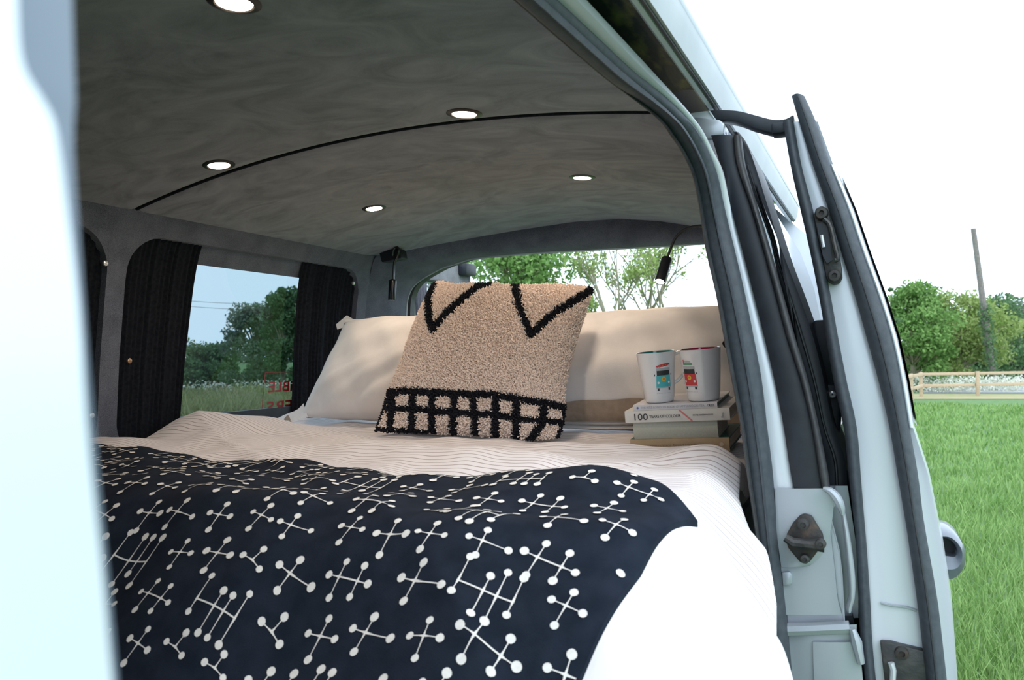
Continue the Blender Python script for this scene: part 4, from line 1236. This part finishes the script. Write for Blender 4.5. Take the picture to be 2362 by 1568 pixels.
def spot(e, Q, px, zz, r, mt, yoff, name='emblem', sy=1.0):
    c = Q(xo(px), yoff, zz)
    G().add([c] + [c + bx * r * math.cos(t) + bn * r * sy * math.sin(t) for t in np.linspace(0, 2 * math.pi, 13)[:-1]], [(0, 1 + k, 1 + (k + 1) % 12) for k in range(12)]).build(name, mt, e, fix=False)
spot(b1_, Q1, 1482, z1 + .0062, .0026, M['p_blue'], -.0042)
g = G()
for px, r in ((1646, .0026), (1651, .0032), (1655.5, .0024)):
    c = Q1(xo(px), -.0042, z1 + .0064)
    g.tube([c + bx * r * math.cos(t) + bn * r * .8 * math.sin(t) for t in np.linspace(0, 6.28, 15)], .0004, 5)
g.build('emblem', M['ink'], b1_)
spine_text(b4, Q4, 'THE RIVER COTTAGE', .0068, 1489, .0115, M['ink_brown'], -.0042, 1553, .6)
spine_text(b4, Q4, 'Bread Handbook', .0092, 1558, .0120, M['ink_brown'], -.0042, 1631, .6)
G().add([Q4(xo(1462), -.0042, .0118), Q4(xo(1479), -.0042, .0118), Q4(xo(1479), -.0042, .0138), Q4(xo(1462), -.0042, .0138)], [(0, 1, 2, 3)]).build('publisher_mark', M['ink_pale'], b4, fix=False)
spot(b4, Q4, 1667, .0150, .0045, M['ink_pale'], -.0042)

def mug(name, bpx, tpx_d, bpx_d, h, y0, glaze, label, print_ang, body_mt, roof, hang):
    c = B(xo(bpx), y0, ztop)
    rt, rb = tpx_d * k_ / 2, bpx_d * k_ / 2
    def rad(t): return rb + (rt - rb) * t ** .85
    e = empty(name, tuple(c), label, 'mug', 'mugs on the book stack')
    prof = [(.0001, 0), (rb * .86, 0), (rb * .97, .0015), (rb, .005)] + [(rad(t), h * t) for t in np.linspace(.08, .985, 12)] + [(rt + .0002, h - .0008), (rt - .0008, h + .0004), (rt - .0026, h)]
    G().lathe(prof, c, bn, 48).build('body', M['ceramic'], e, sharp=60)
    prof = [(rt - .0024, h - .0004)] + [(rad(t) - .003, h * t) for t in np.linspace(.96, .1, 8)] + [(.0001, h * .06)]
    G().lathe(prof, c, bn, 48).build('glazed_inside', glaze, e, sharp=60)
    # frame: toward camera, to the right
    f0 = -c / np.linalg.norm(c); f0 = f0 - bn * np.dot(f0, bn); f0 /= np.linalg.norm(f0)
    rr = np.cross(bn, f0) * 1.0
    if np.dot(rr, Rv) < 0: rr = -rr
    def S(u, v, lift=.0005):       # u metres round, v height
        r = rad(v / h); a = print_ang + u / r
        return c + bn * v + (f0 * math.cos(a) + rr * math.sin(a)) * (r + lift)
    def patch(nm, u0, u1, v0, v1, mt, lift=.0005, sk=0.0, parent=None):
        rows = [[S(u + sk * (v - v0), v, lift) for u in np.linspace(u0, u1, 9)] for v in np.linspace(v0, v1, 3)]
        return G().loft(rows).build(nm, mt, parent or bus, fix=False)
    def dot(nm, u, v, r, mt, lift):
        G().add([S(u, v, lift)] + [S(u + r * math.cos(t), v + r * math.sin(t), lift) for t in np.linspace(0, 6.283, 13)[:-1]], [(0, 1 + k, 1 + (k + 1) % 12) for k in range(12)]).build(nm, mt, bus, fix=False)
    mm = .001
    rows = [[S(u * (1 - .07 * (v - .038) / .026), v) for u in np.linspace(-.0168, .0168, 11)] for v in np.linspace(.034, .0615, 5)]
    bus = G().loft(rows).build('bus_print', body_mt, e, fix=False, label='printed camper bus picture')
    patch('windscreen_print', -.0148, .0148, .0615, .072, M['p_dark'], .0006)
    patch('roof_print', -.0158, .0158, .072, .078, M['p_grey'], .0006)
    patch('roof_edge_print', -.014, .014, .0785, .0805, M['p_white'], .0007)
    if roof == 'board':
        rows = [[S(u, .0835 + u * .16 + w * .0032 * max(0, 1 - (u / .0165) ** 2) ** .5, .0007) for u in np.linspace(-.0162, .0162, 13)] for w in (-1, 0, 1)]
        G().loft(rows).build('surfboard_print', M['p_red'], bus, fix=False)
        for u in (-.008, -.001, .006): dot('surfboard_spot_print', u, .0836 + u * .16, .0014, M['p_or'], .0009)
    else:
        patch('luggage_print', -.010, .011, .0805, .0855, M['p_green'], .0007)
        patch('luggage_print', -.008, .007, .0855, .090, M['p_grey'], .0007)
        patch('luggage_print', -.013, -.0105, .0805, .0925, M['p_red'], .0008)
    dot('flower_print', 0, .0535, .0052, M['p_yel'], .0007); dot('flower_centre_print', 0, .0535, .0022, M['p_or'], .0009)
    for u in (-.0118, .0118): dot('headlamp_print', u, .0455, .0026, M['p_white'], .0008)
    patch('bumper_print', -.0165, .0165, .0335, .0362, M['p_grey'], .0008)
    for u in (-.0125, .0125): patch('wheel_print', u - .0021, u + .0021, .0275, .0335, M['p_dark'], .0006)
    for u in (-.0195, .0185): patch('mirror_print', u - .0009, u + .0011, .0605, .0645, M['p_dark'], .0006)
    for k in range(9): patch('caption_print', -.0165 + k * .0037, -.0165 + k * .0037 + .0022, .0215, .0226, M['p_grey'], .0004, parent=e)
    # handle
    hd = f0 * math.cos(hang) + rr * math.sin(hang)
    pts = [c + bn * (h * .91) + hd * (rad(.91) - .003), c + bn * (h * .945) + hd * (rad(.9) + .010), c + bn * (h * .91) + hd * (rad(.9) + .022), c + bn * (h * .76) + hd * (rad(.8) + .029),
           c + bn * (h * .58) + hd * (rad(.6) + .026), c + bn * (h * .42) + hd * (rad(.4) + .012), c + bn * (h * .33) + hd * (rad(.33) - .003)]
    pts = smooth_poly(pts, 22)
    sd = np.cross(bn, hd)
    rows = []
    for i, p in enumerate(pts):
        t = pts[min(i + 1, 21)] - pts[max(i - 1, 0)]; t /= np.linalg.norm(t); o = np.cross(sd, t)
        rows.append([p + sd * .0062 * math.cos(a) + o * .0038 * math.sin(a) for a in np.linspace(0, 2 * math.pi, 13)[:-1]])
    G().loft(rows, closed=True).build('handle', M['ceramic'], e, sharp=180)
    return e
mug('mug', 1524.5, 92, 67, .1115, .040, M['teal_glaze'], 'white mug with turquoise bus print and teal inside on the books', .34, M['p_teal'], 'board', math.radians(105))
mug('mug', 1628, 95, 72, .1125, .040, M['pink_glaze'], 'white mug with red bus print and crimson inside on the books', -.72, M['p_red'], 'bags', math.radians(165))
# small dark strap end poking out behind the right mug
G().prism([P(x, y, Y=1.9) for x, y in ((1664, 792), (1671, 782), (1684, 786), (1684, 803), (1672, 803))], (0, .04, 0)).build('strap_end', M['blind'], wrt, bevel=.004)

# ------------------------------------------------------------------ outside: field, fence, pole, trees
def gz(x, y):
    return -1.45 - .25 * min(1, math.hypot(x, y) / 28)
def on_ground(px, py):
    d = ray(px, py); lo, hi = .5, 400.0
    for _ in range(60):
        t = (lo + hi) / 2
        if d[2] * t > gz(d[0] * t, d[1] * t): lo = t
        else: hi = t
    return d * lo
radii = [0, 1, 2, 4, 7, 10, 14, 18, 22, 28, 36, 50, 80, 140, 300]
rows = [[(r * math.cos(a), r * math.sin(a), gz(r, 0)) for a in np.linspace(0, 2 * math.pi, 73)[:-1]] for r in radii]
field = G().loft(rows[1:], closed=True)
field.add([(0, 0, -1.45)] + rows[1], [(0, 1 + k, 1 + (k + 1) % 72) for k in range(72)])
field.build('ground', M['soil'], kind='structure', label='green field around the van', cat='field')

def blades(name, n, r0, r1, a0, a1, hmin, hmax, wid, mt, label, seed, cat='grass', parent=None, tops=None):
    g = np.random.default_rng(seed)
    r = r0 * (r1 / r0) ** g.random(n)
    az = np.radians(a0 + (a1 - a0) * g.random(n))
    x = r * np.sin(az); y = r * np.cos(az)
    z = -1.45 - .25 * np.minimum(1, r / 28)
    cl = .55 + .45 * np.sin(x * 3.1 + 1.7 * np.sin(y * 2.3)) * np.cos(y * 2.7 + .8 * np.sin(x * 4.1))
    h = (hmin + (hmax - hmin) * g.random(n)) * (.6 + .6 * cl)
    w = wid * np.maximum(1, r / 5)
    th = g.random(n) * 6.283
    ln = g.normal(0, .35, (n, 2)) * h[:, None]
    V = np.zeros((n, 5, 3))
    dx, dy = np.cos(th) * w, np.sin(th) * w
    V[:, 0] = np.stack([x - dx, y - dy, z - .01], 1); V[:, 1] = np.stack([x + dx, y + dy, z - .01], 1)
    mx, my = x + ln[:, 0] * .35, y + ln[:, 1] * .35
    V[:, 2] = np.stack([mx + dx * .8, my + dy * .8, z + h * .55], 1); V[:, 3] = np.stack([mx - dx * .8, my - dy * .8, z + h * .55], 1)
    V[:, 4] = np.stack([x + ln[:, 0], y + ln[:, 1], z + h], 1)
    b = np.arange(n)[:, None] * 5
    F = (b + np.array([[0, 1, 2, 3]])).tolist() + (b + np.array([[3, 2, 4]])).tolist()
    return mk(name, V.reshape(-1, 3), F, mt, smooth=False, kind='stuff', label=label, cat=cat)
blades('meadow_grass', 210000, 2.0, 28, -12, 62, .05, .15, .0035, M['grass'], 'lush green meadow grass beside the van', 1)
blades('tall_grass', 16000, 17, 31, -55, -34, .35, .8, .006, M['hay'], 'tall pale grass seen through the far window', 2)

def foliage(clumps, size, seed, flat=.5):
    """clumps: (centre, (rx,ry,rz), n) -> leaf quads, denser towards the surface"""
    g = np.random.default_rng(seed)
    Vs = []
    for c, rad, n in clumps:
        v = g.normal(size=(n, 3)); v /= np.linalg.norm(v, axis=1)[:, None]
        rr = (.35 + .65 * g.random(n) ** .5)[:, None] * (1 + .12 * np.sin(9 * v[:, :1] + 5 * v[:, 1:2]))
        p = np.array(c) + v * rr * np.array(rad)
        a = g.normal(size=(n, 3)); a /= np.linalg.norm(a, axis=1)[:, None]
        b = np.cross(a, g.normal(size=(n, 3))); b /= np.linalg.norm(b, axis=1)[:, None]
        s = size * (.6 + .8 * g.random(n))[:, None]
        Vs.append(np.stack([p - a * s, p - b * s * flat, p + a * s, p + b * s * flat], 1))
    V = np.concatenate(Vs).reshape(-1, 3)
    F = np.arange(len(V)).reshape(-1, 4)
    return V, F

def tree(name, px, D, top_py, width_px, mt, label, seed, n=9000, leaf=.085, trunk=.12, nclump=16, low=.0, group=None, lean=0.0, extra=None):
    """crown fills from (low fraction) of height to top; px = column of its trunk"""
    base = ray(px, 820) * D
    x, y = base[0], base[1]; g0 = gz(x, y)
    ht = (ray(px, top_py) * D)[2] - g0
    wd_ = width_px / FPX * D / 2
    rg_ = random.Random(seed)
    e = empty(name, (x, y, g0), label, 'tree' if ht > 3.2 else 'bush', group)
    t = G()
    tp = (x + lean, y, g0 + ht * .8)
    t.tube([(x, y, g0 - .1), (x + lean * .4 + rg_.uniform(-.05, .05), y, g0 + ht * .4), tp], [trunk, trunk * .7, trunk * .2], 8)
    cl = []
    per = n // nclump
    for k in range(nclump):
        f = low + (1 - low) * (k + .5) / nclump
        zc = g0 + ht * (low + (.93 - low) * rg_.random() ** .9)
        hh = (zc - g0) / ht
        env = math.sin(math.pi * min(1, max(.12, (hh - low + .12) / (1.12 - low)))) ** .6
        a = rg_.uniform(0, 6.28); rr = wd_ * env * rg_.uniform(.2, .85)
        cr = wd_ * rg_.uniform(.18, .4)
        c = (x + lean * hh + rr * math.cos(a), y + rr * math.sin(a), zc)
        cl.append((c, (cr, cr, cr * .75), per))
        t.tube([(x + lean * hh * .6, y, g0 + (zc - g0) * .55), ((x + c[0]) / 2, (y + c[1]) / 2, g0 + (zc - g0) * .82), c], [trunk * .4, trunk * .25, trunk * .08], 5)
    t.build('trunk', M['bark'], e, fix=False)
    V, F = foliage(cl, leaf, seed)
    mk('foliage', V, F, mt, e, smooth=False, kind='stuff')
    return e
# right of the van
tree('hedge_tree', 2105, 33, 650, 210, M['leaf_a'], 'fresh green leafy hedge tree standing just beyond the fence corner', 11, 15000, .08, nclump=60, low=.02, group='trees beyond the fence')
tree('hedge_tree', 2215, 36, 668, 240, M['leaf_c'], 'pale green hedge tree around the foot of the telegraph pole', 12, 15000, .085, nclump=60, low=.02, group='trees beyond the fence')
tree('hedge_tree', 2355, 46, 684, 260, M['leaf_d'], 'hazy blue-green tree behind the fence right of the telegraph pole', 13, 15000, .1, nclump=60, low=.0, group='trees beyond the fence')
tree('hedge_tree', 2520, 44, 690, 240, M['leaf_b'], 'dark green hedge tree beyond the right edge of the fence', 14, 8000, .13, nclump=22, low=.0, group='trees beyond the fence')
tree('hedge_tree', 1960, 37, 775, 240, M['leaf_b'], 'deep green hedge tree hidden mostly behind the sliding door', 15, 7000, .12, nclump=22, low=.0, group='trees beyond the fence')
tree('hedge_tree', 2052, 31, 632, 60, M['leaf_b'], 'slender sprig of a tree rising beside the sliding door', 16, 1000, .06, .04, 12, low=.3, group='trees beyond the fence')
tree('hedge_tree', 2290, 42, 690, 220, M['leaf_b'], 'mid green tree behind the telegraph pole', 17, 9000, .1, nclump=40, low=.0, group='trees beyond the fence')
tree('hedge_tree', 1850, 48, 778, 260, M['leaf_b'], 'low distant hedge bush behind the rear of the van', 18, 6000, .13, nclump=24, low=.0, group='trees beyond the fence')
tree('hedge_tree', 1720, 46, 780, 260, M['leaf_d'], 'low hazy hedge bush behind the near rear corner of the van', 19, 6000, .13, nclump=24, low=.0, group='trees beyond the fence')
# blossom hedge line at their feet
V, F = foliage([((ray(px, 820) * 32)[:2].tolist() + [-1.4], (1.3, .5, .38), 700) for px in (2140, 2200, 2260, 2320, 2380)], .05, 21)
mk('blossom_hedge', V, F, M['flower'], smooth=False, kind='stuff', label='low white blossom along the foot of the hedge', cat='hedge')
# seen through the rear doorway
tree('garden_tree', 1195, 27, 520, 300, M['leaf_a'], 'leafy bright green tree behind the cushion, seen through the rear doorway', 31, 14000, .085, nclump=60, low=.3, group='trees behind the van')
tree('garden_tree', 1000, 31, 560, 330, M['leaf_a'], 'green tree seen through the open rear door window', 32, 13000, .085, nclump=50, low=.1, group='trees behind the van')
tree('garden_tree', 1340, 33, 668, 190, M['leaf_c'], 'yellow green bush between the cushion and the bare trees', 33, 7000, .09, nclump=18, low=.05, group='trees behind the van')
def sparse(px, D, top_py, label, seed, spread=1.0, n=900):
    base = ray(px, 820) * D; x, y = base[0], base[1]; g0 = gz(x, y)
    ht = (ray(px, top_py) * D)[2] - g0
    rg_ = random.Random(seed)
    e = empty('garden_tree', (x, y, g0), label, 'tree', 'trees behind the van')
    t = G(); tips = []
    def grow(p, d, L, r, lv):
        q = p + d * L
        t.tube([p, (p + q) / 2 + np.array([rg_.uniform(-.05, .05) * L, 0, 0]), q], [r, r * .85, r * .65], 6, cap=False)
        tips.append((q, lv))
        if lv >= 4: return
        for k in range(rg_.choice((2, 3)) if lv else 3):
            nd = d + np.array([rg_.uniform(-.62, .62), rg_.uniform(-.5, .5), rg_.uniform(-.05, .4)]) * spread
            nd /= np.linalg.norm(nd)
            grow(q if k else p + d * L * .75, nd, L * rg_.uniform(.6, .85), r * .6, lv + 1)
    grow(np.array([x, y, g0 - .1]), np.array([rg_.uniform(-.08, .08), 0, 1.0]), ht * .36, .10, 0)
    t.build('trunk', M['bark'], e, fix=False)
    cl = [(p, (.22, .22, .26), max(6, n // len(tips))) for p, lv in tips if lv >= 2 and rg_.random() < .75]
    V, F = foliage(cl, .06, seed)
    mk('foliage', V, F, M['leaf_c'], e, smooth=False, kind='stuff')
sparse(1425, 24, 520, 'tall sparse tree with pale trunk, left of the bare trees behind the van', 41, n=2600)
sparse(1470, 27, 530, 'thin forked sparse tree in the middle of the rear doorway', 42, n=2000)
sparse(1545, 26, 560, 'small sparse tree behind the black reading lamp', 43, n=1600)
# through the far window
tree('field_tree', 655, 34, 640, 120, M['leaf_b'], 'dark green tree at the right side of the far window view', 51, 13000, .08, nclump=40, low=.15, group='trees past the far window')
tree('field_tree', 590, 37, 700, 190, M['leaf_d'], 'broad blue-green bush in the far window view', 52, 14000, .085, nclump=50, low=.02, group='trees past the far window')
tree('field_tree', 490, 40, 800, 230, M['leaf_b'], 'low dark bush at the left of the far window view', 53, 11000, .1, nclump=26, low=.0, group='trees past the far window')
tree('field_tree', 720, 33, 660, 150, M['leaf_b'], 'green tree half hidden by the right hand curtain of the far window', 54, 8000, .1, nclump=20, low=.05, group='trees past the far window')
tree('field_tree', 350, 42, 790, 260, M['leaf_b'], 'low dark hedge bush behind the left hand curtain of the far window', 55, 6000, .12, nclump=18, low=.0, group='trees past the far window')
tree('field_tree', 850, 33, 600, 260, M['leaf_a'], 'green tree beyond the rear corner of the van', 56, 8000, .11, nclump=20, low=.05, group='trees past the far window')
V, F = foliage([((ray(px, 820) * 29)[:2].tolist() + [-1.25], (.7, .7, .4), 260) for px in (455, 500, 560, 610, 640, 680)], .045, 57)
mk('cow_parsley', V, F, M['flower'], smooth=False, kind='stuff', label='white cow parsley along the edge of the far field', cat='flowers')

# overhead cables seen in the far window
for k, (ya, yb) in enumerate(((700, 704), (688, 690))):
    a, b = ray(330, ya - 2) * 60.2, ray(770, yb + 3) * 60.2
    mid = (a + b) / 2 - np.array([0, 0, .35])
    G().tube(smooth_poly([a, mid, b], 16), .018, 5).build('power_cable', M['polewood'], label=('lower' if k == 0 else 'upper') + ' thin overhead cable in the far window sky', cat='cable', group='overhead cables')

for k, px in enumerate((330, 770)):
    pb = ray(px, 820) * 60.3; pb[2] = gz(pb[0], pb[1]); pt = pb.copy(); pt[2] = (ray(px, 680) * 60.3)[2]
    G().tube([pb - np.array([0, 0, .2]), pt], [.16, .12], 10).build('cable_pole', M['polewood'], label='distant timber cable pole behind the ' + ('left hand' if k == 0 else 'right hand') + ' curtain of the far window', cat='pole', group='cable poles')
# fence
posts = [on_ground(2125, 916), on_ground(2256, 913)]
d_ = posts[1] - posts[0]; posts.append(posts[1] + d_); posts.append(posts[1] + 2 * d_)
corner = posts[0]
q = ray(2088, 868); q = q * ((corner[2] + .86) / q[2])
dl = np.array([q[0] - corner[0], q[1] - corner[1], 0]); dl /= np.linalg.norm(dl)
left = [corner + dl * k for k in (2.3, 4.6, 6.9)]
fence = empty('timber_fence', tuple(corner), 'pale post and rail timber fence turning a corner across the field', 'fence')
PH = .92
for p in posts + left:
    zg = gz(p[0], p[1])
    G().box((p[0], p[1], zg + PH / 2 - .05), (.12, .12, PH + .1)).build('post', M['wood'], fence, bevel=.01)
def rails(seq):
    for a, b in zip(seq[:-1], seq[1:]):
        for hgt in (.84, .42):
            A = np.array([a[0], a[1], gz(a[0], a[1]) + hgt]); Bq = np.array([b[0], b[1], gz(b[0], b[1]) + hgt])
            dd = Bq - A; L = np.linalg.norm(dd); dd /= L
            sd = np.cross(dd, [0, 0, 1.0]); sd /= np.linalg.norm(sd)
            Mx = np.stack([dd, sd, np.cross(sd, dd) * -1], 1)
            if np.linalg.det(Mx) < 0: Mx[:, 2] *= -1
            G().box((A + Bq) / 2 - sd * .05, (L + .1, .04, .11), Mx).build('rail', M['wood'], fence, bevel=.005)
rails(posts); rails([corner] + left)
# bare earth under the fence and the lane behind it
def ribbon(name, pts0, pts1, mt, lift, label, cat):
    g = G(); g.loft([[p + np.array([0, 0, lift]) for p in pts0], [p + np.array([0, 0, lift]) for p in pts1]])
    o = g.build(name, mt, kind='structure', label=label, cat=cat)
ribbon('bare_earth', [on_ground(x, 921) for x in (2090, 2200, 2362, 2500)], [on_ground(x, 909) for x in (2090, 2200, 2362, 2500)], M['bare'], .012, 'worn dry strip of earth under the fence', 'ground')
ribbon('lane', [on_ground(x, 906) for x in (2120, 2220, 2362, 2600)], [on_ground(x, 893) for x in (2150, 2220, 2362, 2600)], M['road'], .02, 'pale grey lane behind the fence', 'road')

# telegraph pole
pb = ray(2293, 830) * 33; pb[2] = gz(pb[0], pb[1]); pt = ray(2245, 527) * 33
pole = empty('telegraph_pole', tuple(pb), 'leaning bare timber telegraph pole behind the fence', 'pole')
G().tube([pb - np.array([0, 0, .2]), (pb + pt) / 2, pt], [.15, .125, .1], 10).build('shaft', M['polewood'], pole)
V, F = foliage([(pb + (pt - pb) * f + np.array([0, -.1, 0]), (.3, .3, .45), 160) for f in (.12, .22, .32, .4, .48)], .07, 61)
mk('ivy', V, F, M['leaf_b'], pole, smooth=False, kind='stuff')
